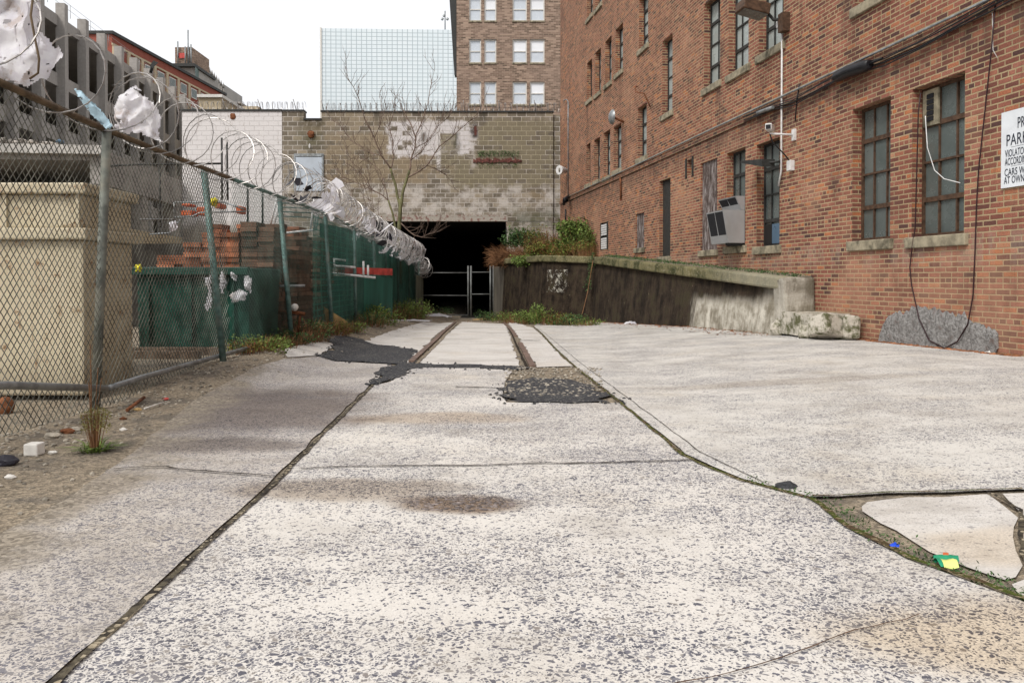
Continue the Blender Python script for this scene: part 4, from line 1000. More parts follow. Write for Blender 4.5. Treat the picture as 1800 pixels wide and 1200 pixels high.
# yard deck behind the fence line in front of white wall (low dark roof edge)
# tunnel
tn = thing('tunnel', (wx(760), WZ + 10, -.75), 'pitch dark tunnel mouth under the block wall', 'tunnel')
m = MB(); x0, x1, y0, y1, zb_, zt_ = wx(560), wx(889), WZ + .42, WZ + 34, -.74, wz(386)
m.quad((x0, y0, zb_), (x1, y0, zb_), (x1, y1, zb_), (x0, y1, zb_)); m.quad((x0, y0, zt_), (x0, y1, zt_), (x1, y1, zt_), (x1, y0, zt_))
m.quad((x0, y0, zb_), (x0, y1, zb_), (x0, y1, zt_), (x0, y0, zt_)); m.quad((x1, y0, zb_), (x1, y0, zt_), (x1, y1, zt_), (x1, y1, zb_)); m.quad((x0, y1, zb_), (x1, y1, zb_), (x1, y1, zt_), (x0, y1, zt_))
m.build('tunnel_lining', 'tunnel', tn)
# gate
gt = thing('chain_link_gate', (-.1, 33.4, gz(-1, 33.4)), 'double leaf galvanised gate frame across the tunnel mouth', 'gate')
def gpt(a, b): return P(a, b, 33.4)
for nm, L in (('gate_post', [(862, 467), (862, 559)]), ('gate_post', [(867.5, 467), (867.5, 559)]), ('gate_post', [(823, 467), (823, 559)]), ('gate_post', [(828, 467), (828, 559)]),
              ('gate_rail', [(735, 479.5), (823, 479.5)]), ('gate_rail', [(738, 519), (823, 519.5)]), ('gate_rail', [(745, 554), (823, 554)]), ('gate_rail', [(828, 478.5), (862, 478.5)]), ('gate_rail', [(828, 517), (862, 517)]), ('gate_post', [(737, 478), (737, 558)])):
    MB().tube([gpt(*q_) for q_ in L], .038 if nm == 'gate_post' else .022, 7).build(nm, 'gatesteel', gt)

# ------------------------------------------------------------------ far buildings
bb = thing('office_building', (3, 75, 0), 'brown brick office block with paired white framed windows behind the tunnel wall', 'building')
Zb = 69.0; kb = Zb / F
def bx(p): return (p - 900) * kb
def bz(p): return 1 + (490 - p) * kb
rowsY = [(185, 145), (112, 71), (39, -2), (-34, -75), (-107, -148)]
colsX = [(825, 846), (851.5, 872.5), (901, 926), (931.5, 957), (985, 1008)]
m = MB(); xs = sorted({bx(803), bx(1120)} | {bx(a) for c_ in colsX for a in c_}); zs = sorted({0., bz(-180)} | {bz(a) for c_ in rowsY for a in c_})
for a, b in zip(xs, xs[1:]):
    for c_, d_ in zip(zs, zs[1:]):
        cx, cz = (a + b) / 2, (c_ + d_) / 2
        if any(bx(q[0]) < cx < bx(q[1]) for q in colsX) and any(bz(r_[0]) < cz < bz(r_[1]) for r_ in rowsY): continue
        m.quad((a, Zb, c_), (b, Zb, c_), (b, Zb, d_), (a, Zb, d_))
X0, X1, ZT2 = bx(803), bx(1120), bz(-180)
m.quad((X0, Zb + 20, 0), (X0, Zb, 0), (X0, Zb, ZT2), (X0, Zb + 20, ZT2)); m.quad((X1, Zb, 0), (X1, Zb + 20, 0), (X1, Zb + 20, ZT2), (X1, Zb, ZT2)); m.quad((X1, Zb + 20, 0), (X0, Zb + 20, 0), (X0, Zb + 20, ZT2), (X1, Zb + 20, ZT2)); m.quad((X0, Zb, ZT2), (X1, Zb, ZT2), (X1, Zb + 20, ZT2), (X0, Zb + 20, ZT2))
for c_ in colsX:
    for r_ in rowsY:
        a, b, z0, z1 = bx(c_[0]), bx(c_[1]), bz(r_[0]), bz(r_[1]); y2 = Zb + .22
        m.quad((a, Zb, z1), (b, Zb, z1), (b, y2, z1), (a, y2, z1)); m.quad((a, y2, z0), (b, y2, z0), (b, Zb, z0), (a, Zb, z0)); m.quad((a, Zb, z0), (a, Zb, z1), (a, y2, z1), (a, y2, z0)); m.quad((b, y2, z0), (b, y2, z1), (b, Zb, z1), (b, Zb, z0))
m.build('wall', 'brownbrick', bb)
for ci, c_ in enumerate(colsX):
    for ri, r_ in enumerate(rowsY):
        a, b, z0, z1 = bx(c_[0]), bx(c_[1]), bz(r_[0]), bz(r_[1]); t = .10
        f = MB(); f.box(a, a + t, Zb + .12, Zb + .2, z0, z1); f.box(b - t, b, Zb + .12, Zb + .2, z0, z1); f.box(a + t, b - t, Zb + .12, Zb + .2, z0, z0 + t); f.box(a + t, b - t, Zb + .12, Zb + .2, z1 - t, z1); f.box(a + t, b - t, Zb + .13, Zb + .2, (z0 + z1) / 2 - .04, (z0 + z1) / 2 + .04)
        fo = f.build('window', 'whiteframe', bb)
        blind = (ci * 7 + ri * 3) % 4 in (1,) or ci == 3
        zm = (z0 + z1) / 2
        MB().box(a + .02, b - .02, Zb + .205, Zb + .215, zm, z1).build('pane', 'glassblind' if blind else 'glassoffice', fo); MB().box(a + .02, b - .02, Zb + .205, Zb + .215, z0, zm - .001).build('pane', 'glassoffice', fo)
        MB().box(a - .04, b + .04, Zb - .08, Zb + .118, z0 - .12, z0 - .002).build('sill', 'sill', fo)
m = MB().hexa([(X0 - .02, Zb + .1, bz(133)), (X0 - .02, Zb + 1.0, bz(133)), (X0 - .2, Zb + 1.0, bz(133)), (X0 - .2, Zb + .1, bz(133)), (X0 - .02, Zb + .1, bz(-180)), (X0 - .02, Zb + 1.0, bz(-180)), (X0 - 1.2, Zb + 1.0, bz(-180)), (X0 - 1.2, Zb + .1, bz(-180))])
m.build('side_duct', 'darkframe', bb, 'tall dark tapered duct on the left edge')
gb = thing('glass_tower', (-15, 150, 0), 'pale glass curtain wall building with a fine grid behind the block wall', 'building')
kg = .1; m = walls([(-33.5, 140), (9, 141.6), (11, 175), (-32, 175)], 0, 1 + 43.8); m.build('curtain_wall', 'mirror', gb)
MB().box(-33.6, -33.3, 139.8, 140.1, 0, 44.9).build('corner_trim', 'whiteframe', gb)
an = P(782, 30, 145); m = MB().tube([P(783, 58, 145), P(783, 22, 145)], .12, 5)
m.build('antenna_mast', 'galv', gb); m = MB()
for a, b in ((778, 36), (787, 36), (781, 30)): m.rock(P(a, b, 145), .3, (1, 1, 1), 1)
m.build('antenna_drum', 'galv', gb)
# --- parking garage on the left
gr = thing('parking_garage', (-26, 60, -.7), 'open multi storey concrete parking garage with tall pillars on the left', 'parking garage')
def GG(Z, z, o=0): return Vector((-21.5 - .104 * Z + o, Z, z))
ud = Vector((-.1034, .9946, 0)); un = Vector((.9946, .1034, 0))
def gbox(m, Za, Zb_, o0, o1, z0, z1):
    a, b = GG(Za, 0), GG(Zb_, 0)
    return m.hexa([a + un * o0 + Vector((0, 0, z0)), a + un * o1 + Vector((0, 0, z0)), b + un * o1 + Vector((0, 0, z0)), b + un * o0 + Vector((0, 0, z0)),
                   a + un * o0 + Vector((0, 0, z1)), a + un * o1 + Vector((0, 0, z1)), b + un * o1 + Vector((0, 0, z1)), b + un * o0 + Vector((0, 0, z1))])
lv_ = [(16.0, 16.6), (12.45, 13.15), (9.2, 10.0), (5.9, 6.7), (2.6, 3.4)]
for i in range(-8, 9):
    Zp = 47.2 + 2.9 * i
    gbox(MB(), Zp, Zp + .45, -.5, .02, -.75, 17.25).build('pillar', 'garage', gr)
for a, b in lv_:
    gbox(MB(), 24.5, 71.2, -.75, -.38, a - .1, b - .05).build('parapet', 'garage', gr)
    gbox(MB(), 24.5, 71.2, -16, -.76, a - .1, a + .2).build('deck', 'garage', gr)
gbox(MB(), 24.5, 71.2, -8.4, -8.05, -.75, 15.8).build('back_wall', 'dark', gr)  # black colour stands in for the unlit garage interior
gbox(MB(), 71.21, 71.6, -16.4, -.1, -.75, 16.5).build('end_wall', 'garage', gr); gbox(MB(), 24.1, 24.49, -16.4, -.1, -.75, 16.5).build('end_wall', 'garage', gr)
m = MB()
for i in range(-8, 9, 1): m.tube([GG(47.2 + 2.9 * i + 1.5, 16.8) - un * .3, GG(47.2 + 2.9 * i + 1.5, 17.6) - un * .3], .014, 4)
for z_ in (17.6, 17.25): m.tube([GG(24.5, z_) - un * .3, GG(71, z_) - un * .3], .010, 4)
m.build('roof_railing', 'galv', gr)
# low concrete deck in front of it
ld = thing('concrete_deck', (-14, 28, -.4), 'low concrete parking deck with a flat roof behind the yard', 'parking deck')
def DD(Z, z, o): p = Vector((-10.5 - .104 * Z, Z, z)) + un * o; return p
def dbox(m, Za, Zb_, o0, o1, z0, z1):
    q = []
    for z in (z0, z1):
        for (Z, o) in ((Za, o0), (Za, o1), (Zb_, o1), (Zb_, o0)): q.append(DD(Z, z, o))
    return m.hexa(q)
dbox(MB(), 25.7, 33.9, -7.5, -.41, 4.8, 5.14).build('roof_slab', 'garage', ld); dbox(MB(), 25.7, 33.9, -.4, 0, 4.05, 5.15).build('edge_beam', 'garage', ld); dbox(MB(), 25.4, 25.69, -9, .1, 4.97, 5.25).build('fascia', 'paleroof', ld)
dbox(MB(), 25.7, 33.9, -.5, .01, 1.9, 2.75).build('lower_beam', 'tanwall', ld)
for (Z, o) in ((25.75, -.01), (29.3, -.01), (33.2, -.01), (25.75, -7.0), (25.75, -.62)):
    dbox(MB(), Z, Z + .55, o - .55, o, -.5, 4.049).build('column', 'garage', ld)
dbox(MB(), 26.4, 27.6, -1.2, -.58, -.5, 4.04).build('wall_panel', 'garage', ld)
dbox(MB(), 30.2, 33.8, -7.4, -2.4, -.5, 4.04).build('back_wall', 'dark', ld); dbox(MB(), 27.9, 28.1, -7.4, -1.5, -.5, 4.04).build('back_wall', 'dark', ld)  # black walls stand in for the dark void under the deck
m = MB()
for k in range(900):
    Z = random.uniform(25.5, 27.5); o = random.uniform(-5, -1.2); r = random.uniform(.03, .1); h = .28 * math.exp(-((o + 3) / 1.6) ** 2)
    m.rock(DD(Z, 5.2 + random.uniform(0, h), o), r, (1, 1, .7), k)
m.build('roof_debris', 'pile', None, 'heap of mixed grey rubbish on top of the low concrete deck', 'rubbish heap', kind='stuff')
MB().rock(DD(25.8, 5.4, -1.35), .13, (1, 1, .6), 3, 2).build('plastic_scrap', 'blue', None, 'small blue and white plastic scrap on the deck roof', 'plastic scrap')
# --- red brick building behind the garage
rb = thing('red_brick_block', (-40, 87, 0), 'distant red brick building with tan pilasters rising behind the parking garage', 'building')
zr = 23.9
def RR(Z, z, o=0): return Vector((-42.3 + .064 * Z + o, Z, z))
ur = Vector((.064, .998, 0)); 
def rbox(m, Za, Zb_, o0, o1, z0, z1):
    q = []
    for z in (z0, z1):
        for (Z, o) in ((Za, o0), (Za, o1), (Zb_, o1), (Zb_, o0)): q.append(RR(Z, z, o))
    return m.hexa(q)
rbox(MB(), 75, 100, -16, 0, 0, zr).build('wall', 'farred', rb); rbox(MB(), 74.8, 100.1, -16, .18, zr + .002, zr + .3).build('coping', 'darkframe', rb)
rbox(MB(), 74.9, 100, 0.002, .12, zr - 1.0, zr - .82).build('string_course', 'tanwall', rb)
m = MB()
for k in range(10):
    Z = 75.0 + k * 2.5
    rbox(MB(), Z, Z + .45, .003, .14, 4, zr - 1.01).build('pilaster', 'tanwall', rb)
    for lv2 in range(5):
        z1 = zr - 1.2 - lv2 * 2.1
        if lv2 == 0 and k == 0: continue
        f = rbox(MB(), Z + .8, Z + 2.2, .004, .06, z1 - 1.1, z1).build('window', 'whiteframe', rb)
        rbox(MB(), Z + .88, Z + 2.12, .061, .075, z1 - 1.0, z1 - .1).build('pane', 'glass', f)
fb_ = thing('floodlight', P(272, 118, 58), 'black floodlight box on top of a garage pillar', 'floodlight')
MB().hexa([P(265, 118, 57.5), P(270, 122, 57.5), P(270, 122, 58.3), P(265, 118, 58.3), P(272, 108, 57.5), P(281, 112, 57.5), P(281, 112, 58.3), P(272, 108, 58.3)]).build('lamp_housing', 'darkframe', fb_); MB().tube([P(267, 130, 58), P(271, 116, 58)], .12, 5).build('arm', 'darkframe', fb_)
# tower with roof plant
tw = thing('rooftop_tower', P(330, 170, 125), 'distant grey rooftop tower with antennas and a red mark', 'tower')
def tbx(m, a, b, t, bt, Z, d=6): p = P(a, t, Z); q_ = P(b, bt, Z); return m.box(p.x, q_.x, Z, Z + d, q_.z, p.z)
tbx(MB(), 305, 345, 115, 230, 125, 10).build('tower_base', 'garage', tw); tbx(MB(), 310, 340, 85, 115, 124.5, 7).build('tower_top', 'brownbrick', tw)
tbx(MB(), 316, 327, 95, 104, 124.3, .1).build('painted_mark', 'redpaint', tw); tbx(MB(), 304, 344, 113, 118, 124, 9).build('ledge', 'darkframe', tw)
m = MB()
for a, t in ((315, 75), (333, 55), (328, 84), (338, 80), (334, 84)): m.tube([P(a, 116, 124.2), P(a, t, 124.2)], .11, 4)
m.build('antenna', 'galv', tw)
sc2 = thing('pinnacled_building', P(380, 200, 150), 'distant dark building with a row of stone pinnacles', 'building')
m = MB(); m.hexa([P(345, 240, 122), P(368, 240, 140), P(368, 240, 150), P(345, 240, 150), P(345, 119, 122), P(368, 138, 140), P(368, 138, 150), P(345, 119, 150)]); m.build('wall', 'green', sc2)
tbx(MB(), 369, 396, 150, 240, 150, 10).build('wall', 'garage', sc2)
for k in range(7):
    a = 369 + k * 4; t = 128 + k * 4.5
    p = P(a + 1.5, t, 149); tbx(MB(), a, a + 3, t, 170, 149, 1.2).tube([p, p + Vector((0, 0, .9))], [.25, .02], 5).build('pinnacle', 'garage', sc2)
tb = thing('tan_low_building', P(390, 200, 60), 'low tan building with white eaves above the white block wall', 'building')
tbx(MB(), 352, 390, 172, 260, 60, 8).build('wall', 'tanwall', tb); tbx(MB(), 348, 392, 167, 172, 59.8, 9).build('eaves', 'whiteframe', tb)
p0 = P(390, 170, 60)
MB().hexa([P(390.1, 260, 60), P(410, 260, 75), P(400, 260, 76), P(385, 260, 68), P(390.1, 171, 60), P(410, 187, 75), P(400, 187, 76), P(385, 171, 68)]).build('side_wall', 'tanwall', tb)
tbx(MB(), 404, 455, 188, 260, 78, 5).build('rear_wall', 'tanwall', tb); tbx(MB(), 404, 424, 180, 183, 77.9, 2).build('flat_roof', 'garage', tb)

# ------------------------------------------------------------------ chain link fence
TOPT = [(2.5, 2.23), (4.92, 2.20), (6.2, 2.16), (8.7, 2.15), (11.6, 2.16), (14.7, 2.18), (17.5, 2.10), (20.4, 2.02), (25, 1.95), (28.9, 1.89), (33.5, 1.84)]
ftop = lambda Z: pw(TOPT, Z)
fbot = lambda Z: gz(FX0 + FSL * Z, Z) + .02
fn = thing('chain_link_fence', (-3.5, 18, -.1), 'long chain link fence with green posts and a rusty top rail along the left side', 'fence')
def links(Za, Zb_, r, mat):
    m = MB(); p = .068; H = 2.08; k = 0; t = Za - H
    while t < Zb_:
        for sg in (1, -1):
            pts = []
            for j in range(15):
                v = j / 14; q = t + (v if sg > 0 else 1 - v) * H
                if q < Za or q > Zb_: continue
                z0, z1 = fbot(q), ftop(q) + .045
                pts.append(FEN(q, z0 + (z1 - z0) * v, .006 * sg + .02 * noise.noise(Vector((q * .8, v * 2, 0))) * (1 - abs(2 * v - 1))))
            if len(pts) > 1: m.tube(pts, r, 3, cap=False, sm=False)
        t += p; k += 1
    return m.build('chain_link_mesh', mat, fn)
links(2.6, 9.2, .0034, 'wire'); links(9.2, 33.4, .0022, 'wiregreen')
def railz(zs, zf, r, mat, nm, o=.03): return MB().tube([FEN(z, zf(z), o) for z in zs], r, 8).build(nm, mat, fn)
railz([2.6, 3.8, 4.92, 6.2], lambda z: ftop(z), .026, 'rustpipe', 'top_rail'); railz([6.21, 7, 8, 9.2], lambda z: ftop(z), .024, 'rustpipe', 'top_rail')
railz([9.21, 11, 13, 15, 18, 21, 25, 29, 33.4], lambda z: ftop(z), .022, 'steelgreen', 'top_rail')
railz([2.6, 3.7, 4.92, 6.2], lambda z: pw([(2.6, .52), (4.92, .343), (6.2, .145)], z), .026, 'galv', 'bottom_rail'); railz([6.22, 6.8, 7.6, 8.8, 9.98], lambda z: pw([(6.2, .145), (6.8, .155), (10, .150)], z), .024, 'galv', 'bottom_rail')
posts = [((190, 226), (166, 722), 6.2, .036, 'postgrey'), ((360, 303), (392, 622), 8.7, .036, 'steelgreen'), ((492, 348), (513, 592), 11.6, .036, 'steelgreen'), ((572, 376), (583, 577), 14.7, .036, 'steelgreen'), ((623, 400), (625, 572), 17.5, .036, 'steelgreen'),
         ((657, 424), (661, 566), 20.4, .036, 'steelgreen'), ((678, 436), (679, 562), 23.0, .034, 'steelgreen'), ((699, 444), (700, 560), 25.9, .034, 'steelgreen'), ((719, 450), (719, 558), 29.2, .034, 'steelgreen'), ((739, 455), (740, 557), 33.3, .034, 'steelgreen')]
for (a, b, Z, r, mt) in posts:
    pa, pb = P(*a, Z), P(*b, Z); pb.z = min(pb.z, gz(pb.x, pb.y)) - .02
    po = MB().tube([pb, pa], r, 10).build('post', mt, fn)
    MB().tube([pa, pa + Vector((0, 0, .03))], [r * 1.15, r * .5], 8).build('post_cap', mt, po)
# netting sheet hung behind the fence
m = MB(); NZ = 150
def net(z, v):
    f = ftop(z) - .04 - (.1 * abs(noise.noise(Vector((z * .7, 1, 2))))); b = fbot(z) + .1
    w_ = .05 * math.sin(z * 9 + 2 * noise.noise(Vector((z, 0, 0)))) * (1 if z > 21 else .35) + .10 * noise.noise(Vector((z * 1.3, v * 1.2, 7)))
    return FEN(z, b + (f - b) * v, -.12 - abs(w_) * .8)
for i in range(NZ):
    za, zc = 14.0 + 18.0 * i / NZ, 14.0 + 18.0 * (i + 1) / NZ
    for j in range(6): m.quad(net(za, j / 6), net(zc, j / 6), net(zc, (j + 1) / 6), net(za, (j + 1) / 6), True)
m.build('debris_netting', 'net', None, 'green debris netting hung behind the far half of the chain link fence', 'netting')
m = MB()
for i in range(12):
    za, zc = 31.2 + 2.2 * i / 12, 31.2 + 2.2 * (i + 1) / 12
    def gt_(z, v): return FEN(z, fbot(z) + .05 + 1.55 * v, .05 + .07 * math.sin(z * 8))
    for j in range(5): m.quad(gt_(za, j / 5), gt_(zc, j / 5), gt_(zc, (j + 1) / 5), gt_(za, (j + 1) / 5), True)
m.build('grey_tarp', 'greytarp', None, 'grey green tarpaulin on the last fence bay by the tunnel', 'tarpaulin')
# razor wire coils
def coil(Za, Zb_, pitch, r, rad, seed, wr=.0055, zoff=0):
    wr *= 1.0; m = MB(); pts = []; n = int((Zb_ - Za) / pitch * 22)
    for k in range(n + 1):
        Z = Za + (Zb_ - Za) * k / n; t = k / 22 * 2 * math.pi
        Z += .12 * noise.noise(Vector((k * .05, seed, 0))); rr = rad * (1 + .22 * noise.noise(Vector((k * .045, seed, 5))))
        c = FEN(Z, ftop(Z) + rad * .9 + zoff, 0.03); pts.append(c + Vector((rr * math.cos(t), .12 * math.sin(t * .5), rr * math.sin(t))))
    m.tube(pts, wr, 4, sm=False)
    acc = 0
    for a, b in zip(pts, pts[1:]):
        acc += (b - a).length
        if acc > .085:
            acc = 0; d = (b - a).normalized(); s_ = d.orthogonal().normalized(); s2 = d.cross(s_); w_ = .032
            m.quad(a - d * .034 + s_ * w_, a + s2 * .003, a + d * .034 + s_ * w_, a - s2 * .003); m.quad(a - d * .034 - s_ * w_, a + s2 * .003, a + d * .034 - s_ * w_, a - s2 * .003)
    return m
coil(6.5, 9.6, .42, 0, .30, 1).build('razor_wire', 'razor', None, 'widely spaced razor wire loops above the nearest green fence post', 'razor wire', 'razor wire coils on the fence')
coil(9.6, 14.3, .34, 0, .30, 2).build('razor_wire', 'razor', None, 'open razor wire loops in front of the white block wall', 'razor wire', 'razor wire coils on the fence')
coil(14.0, 20.5, .22, 0, .29, 3, .0075).build('razor_wire', 'razor', None, 'tight razor wire coil crossing in front of the bare tree', 'razor wire', 'razor wire coils on the fence')
coil(20.0, 32.0, .15, 0, .29, 4, .0085).build('razor_wire', 'razor', None, 'dense razor wire coil choked with white plastic near the tunnel', 'razor wire', 'razor wire coils on the fence')
coil(3.2, 6.4, .8, 0, .30, 5).build('razor_wire', 'razor', None, 'stretched razor wire strand above the rusty top rail beside the big bag', 'razor wire', 'razor wire coils on the fence')
m = MB()
for k in range(46):
    c = P(741, 470, 33.0); c += Vector((random.uniform(-.12, .12), random.uniform(-.2, .2), random.uniform(-.12, .1)))
    ax = Vector((random.uniform(-1, 1), random.uniform(-1, 1), random.uniform(-1, 1))).normalized(); o = ax.orthogonal().normalized(); o2 = ax.cross(o); r = random.uniform(.16, .36)
    m.tube([c + (o * math.cos(t) + o2 * math.sin(t)) * r for t in [q * .52 for q in range(13)]], .010, 4, sm=False)
m.build('razor_wire', 'razor', None, 'tangled ball of razor wire at the tunnel end of the fence', 'razor wire', 'razor wire coils on the fence')
m = MB()
NC, NR = 240, 22
def shell(i, j):
    Z = 20.6 + 11.2 * i / NC; t = j / NR * 2 * math.pi
    k = noise.noise(Vector((Z * 2.2, math.cos(t) * 1.2, math.sin(t) * 1.2))); k2 = noise.noise(Vector((Z * 9, math.cos(t) * 3, math.sin(t) * 3)))
    rr = .27 * (1 + .35 * k + .22 * k2); dr = -.18 * max(0, -math.sin(t)) * (1 + k)
    return FEN(Z, ftop(Z) + .22 + dr + rr * math.sin(t), .03 + rr * math.cos(t)), k
for i in range(NC):
    for j in range(NR):
        a, ka = shell(i, j); b, _ = shell(i + 1, j); c, _ = shell(i + 1, j + 1); d, _ = shell(i, j + 1)
        if ka < (-.08 if i > 90 else .06) or noise.noise(Vector((i * .19, j * .6, 3))) < (-.14 if i > 60 else .0): continue
        m.quad(a, b, c, d, True)
m.build('shredded_plastic', 'bag', None, 'shredded white plastic sheet tangled through the far razor wire', 'plastic sheet')
def scrap(Z, n, nm, label, mat='bag', s=.22):
    m = MB()
    for k in range(n):
        c = FEN(Z + random.uniform(-.5, .5), ftop(Z) + random.uniform(.0, .5), random.uniform(-.2, .25)); u_ = Vector((random.uniform(-1, 1), random.uniform(-1, 1), random.uniform(-1, 1))) * s; v_ = Vector((random.uniform(-1, 1), random.uniform(-1, 1), random.uniform(-1, 1))) * s * .6
        m.quad(c, c + u_, c + u_ + v_, c + v_ * .7); m.quad(c + u_ + v_, c + v_ * .7, c + v_ * 1.3 - u_ * .2, c + u_ * .8 + v_ * 1.7)
    m.build(nm, mat, None, label, 'plastic scrap')
scrap(14.4, 16, 'plastic_scrap', 'torn white plastic caught in the razor wire before the pale door'); scrap(18.8, 14, 'plastic_scrap', 'torn white plastic caught in the razor wire below the bare tree')
scrap(20.9, 16, 'plastic_rag', 'black plastic rag caught in the razor wire left of the tree trunk', 'bagdark', .2); scrap(12.5, 7, 'plastic_rag', 'small black rag caught in the razor wire by the pale door', 'bagdark', .13)
# plastic bags
def inside(p, poly):
    r = False; n = len(poly)
    for i in range(n):
        a, b = poly[i], poly[i - 1]
        if (a[1] > p[1]) != (b[1] > p[1]) and p[0] < (b[0] - a[0]) * (p[1] - a[1]) / (b[1] - a[1] + 1e-9) + a[0]: r = not r
    return r
def rag(poly, Z, mat, nm, label, cat, dep=.12, n=46, seed=0):
    xs = [p[0] for p in poly]; ys = [p[1] for p in poly]; x0, x1, y0, y1 = min(xs), max(xs), min(ys), max(ys); cx, cy = sum(xs) / len(xs), sum(ys) / len(ys)
    st_ = max(x1 - x0, y1 - y0) / n; m = MB(); nx_, ny_ = int((x1 - x0) / st_) + 1, int((y1 - y0) / st_) + 1
    for layer in (0, 1):
        def pt(i, j):
            a, b = x0 + i * st_, y0 + j * st_
            k_ = 2.2 / max(x1 - x0, y1 - y0); q = Vector((a * k_ + seed, b * k_ * .7, layer * 3)); ridge = 1 - abs(noise.noise(q)) * 2.6; ridge2 = 1 - abs(noise.noise(q * 2.1 + Vector((3, 0, 0)))) * 2.4
            e = max(0, 1 - ((a - cx) / (x1 - x0) * 2) ** 2 - ((b - cy) / (y1 - y0) * 2) ** 2) ** .5
            y = dep * (.5 - ridge * .62 - ridge2 * .30) + noise.noise(q * 5) * dep * .10 + (dep * e * (1 if layer else -1.0))
            return P(a + st_ * 1.2 * noise.noise(q * 6), b + st_ * 1.2 * noise.noise(q * 6 + Vector((9, 9, 9))), Z) + Vector((0, y, 0))
        for i in range(nx_):
            for j in range(ny_):
                a, b = x0 + (i + .5) * st_, y0 + (j + .5) * st_
                if not inside((a, b), poly): continue
                if noise.noise(Vector((a * .09 + seed, b * .09, 7 + layer))) < -.44: continue
                m.quad(pt(i, j), pt(i, j + 1), pt(i + 1, j + 1), pt(i + 1, j), True)
    return m.build(nm, mat, None, label, cat)
rag([(-30, -30), (50, -20), (68, 12), (58, 25), (55, 40), (60, 50), (75, 75), (85, 70), (97, 88), (95, 105), (82, 120), (70, 132), (55, 140), (45, 152), (30, 145), (10, 142), (-30, 135)], 5.0, 'bag', 'plastic_bag', 'large torn white plastic bag snagged above the fence at the upper left', 'plastic bag', .11, 60, 1)
rag([(203, 192), (215, 172), (232, 158), (243, 152), (250, 172), (258, 175), (268, 176), (277, 205), (273, 228), (286, 250), (272, 246), (258, 238), (245, 236), (236, 216), (222, 236), (206, 226)], 6.9, 'bag', 'plastic_bag', 'crumpled white plastic bag hooked on the razor wire beside the first post', 'plastic bag', .10, 46, 4)
rag([(133, 158), (143, 160), (160, 178), (178, 195), (200, 221), (190, 228), (172, 212), (160, 196), (143, 172)], 5.75, 'bagblue', 'plastic_strip', 'pale blue plastic strip stretched over the rusty top rail', 'plastic strip', .03, 40, 6)
MB().tube([P(62, 0, 4.9), P(58, 30, 4.9), P(66, 75, 4.88), P(72, 105, 4.88), P(70, 130, 4.9), P(55, 140, 4.9)], .007, 5).build('bag_strap', 'rustpipe', None, 'thin brown strap lying over the large torn white bag', 'strap')

# ------------------------------------------------------------------ things in the yard behind the fence
def yard(x, y): return gz(x, y)
sk = thing('steel_container', (-5.6, 8, yard(-5, 8)), 'beige rusty steel container with a ribbed rim close behind the fence', 'container')
zt = 1.79; gy0 = .0
MB().box(-7.4, -3.55, 6.6, 7.46, .03, 1.32).build('container_body', 'skip', sk, bevel=.02)
MB().box(-7.45, -3.50, 6.54, 7.5, 1.322, 1.42).box(-7.45, -3.50, 6.54, 7.5, 1.70, 1.79).box(-7.43, -3.56, 6.6, 7.46, 1.421, 1.699).build('rim', 'skip', sk, bevel=.015)
m = MB()
for k in range(7): m.box(-7.2 + k * .6, -7.17 + k * .6, 6.575, 6.599, 1.421, 1.699)
m.build('rim_rib', 'skip', sk)
m = MB()
for (a, b, r) in ((-3.62, 1.36, .045), (-4.4, 1.73, .04)) if 1 else ((-3.62, 1.36, .07), (-4.35, 1.36, .09), (-4.5, 1.70, .08), (-3.62, 1.74, .05), (-3.72, .75, .05), (-4.1, .85, .04), (-3.9, .15, .07), (-3.56, .35, .04)): m.rock((a, 6.56, b), r, (1, .25, .6), int(a * 10), 2, .8)
m.build('rust_patch', 'rust', sk)
dm = thing('dumpster', (-3.95, 10.5, yard(-4, 10.5)), 'dark green dumpster with white scraps on it behind the second green post', 'dumpster')
m = MB().hexa([(-4.86, 10.36, .10), (-3.42, 10.36, .10), (-3.42, 11.6, .10), (-4.86, 11.6, .10), (-4.86, 10.3, 1.14), (-3.40, 10.3, 1.14), (-3.40, 11.7, 1.14), (-4.86, 11.7, 1.14)]); m.build('bin_body', 'green', dm, bevel=.02)
MB().box(-4.88, -3.38, 10.2, 10.29, 1.05, 1.15).build('bin_rim', 'green', dm, bevel=.01)
for k in range(3): MB().box(-4.75 + k * .55, -4.69 + k * .55, 10.285, 10.345, .2, 1.04).build('bin_rib', 'green', dm)
for k, (a, b) in enumerate(((-4.7, 10.5), (-3.55, 10.5), (-4.7, 11.5), (-3.55, 11.5))): MB().tube([(a - .05, b, .05 + yard(a, b)), (a + .05, b, .05 + yard(a, b))], .07, 10).build('wheel', 'dark', dm)
def poly_scrap(L, Z, mat, nm, label, cat): rag(L, Z, mat, nm, label, cat, .03, 14, L[0][0])
poly_scrap([(362, 485), (372, 482), (373, 540), (362, 545), (366, 510)], 10.22, 'bag', 'plastic_scrap', 'torn white plastic hanging on the dumpster by the green post', 'plastic scrap')
poly_scrap([(388, 475), (398, 478), (393, 518), (387, 510)], 10.22, 'bag', 'plastic_scrap', 'narrow white plastic strip in the middle of the dumpster side', 'plastic scrap')
poly_scrap([(406, 475), (417, 485), (414, 495), (405, 485)], 10.22, 'bag', 'plastic_scrap', 'tiny white plastic scrap above the white slab of foam', 'plastic scrap')
poly_scrap([(403, 520), (420, 508), (434, 515), (430, 528), (408, 530)], 10.22, 'bag', 'plastic_scrap', 'flat white foam piece on the dumpster front', 'foam piece')
poly_scrap([(428, 484), (440, 484), (442, 515), (430, 508)], 10.22, 'bag', 'plastic_scrap', 'blue white plastic piece at the right corner of the dumpster', 'plastic scrap')
poly_scrap([(236, 466), (246, 464), (252, 478), (237, 477)], 10.2, 'yellow', 'yellow_rag', 'small yellow rag at the left end of the dumpster', 'rag')
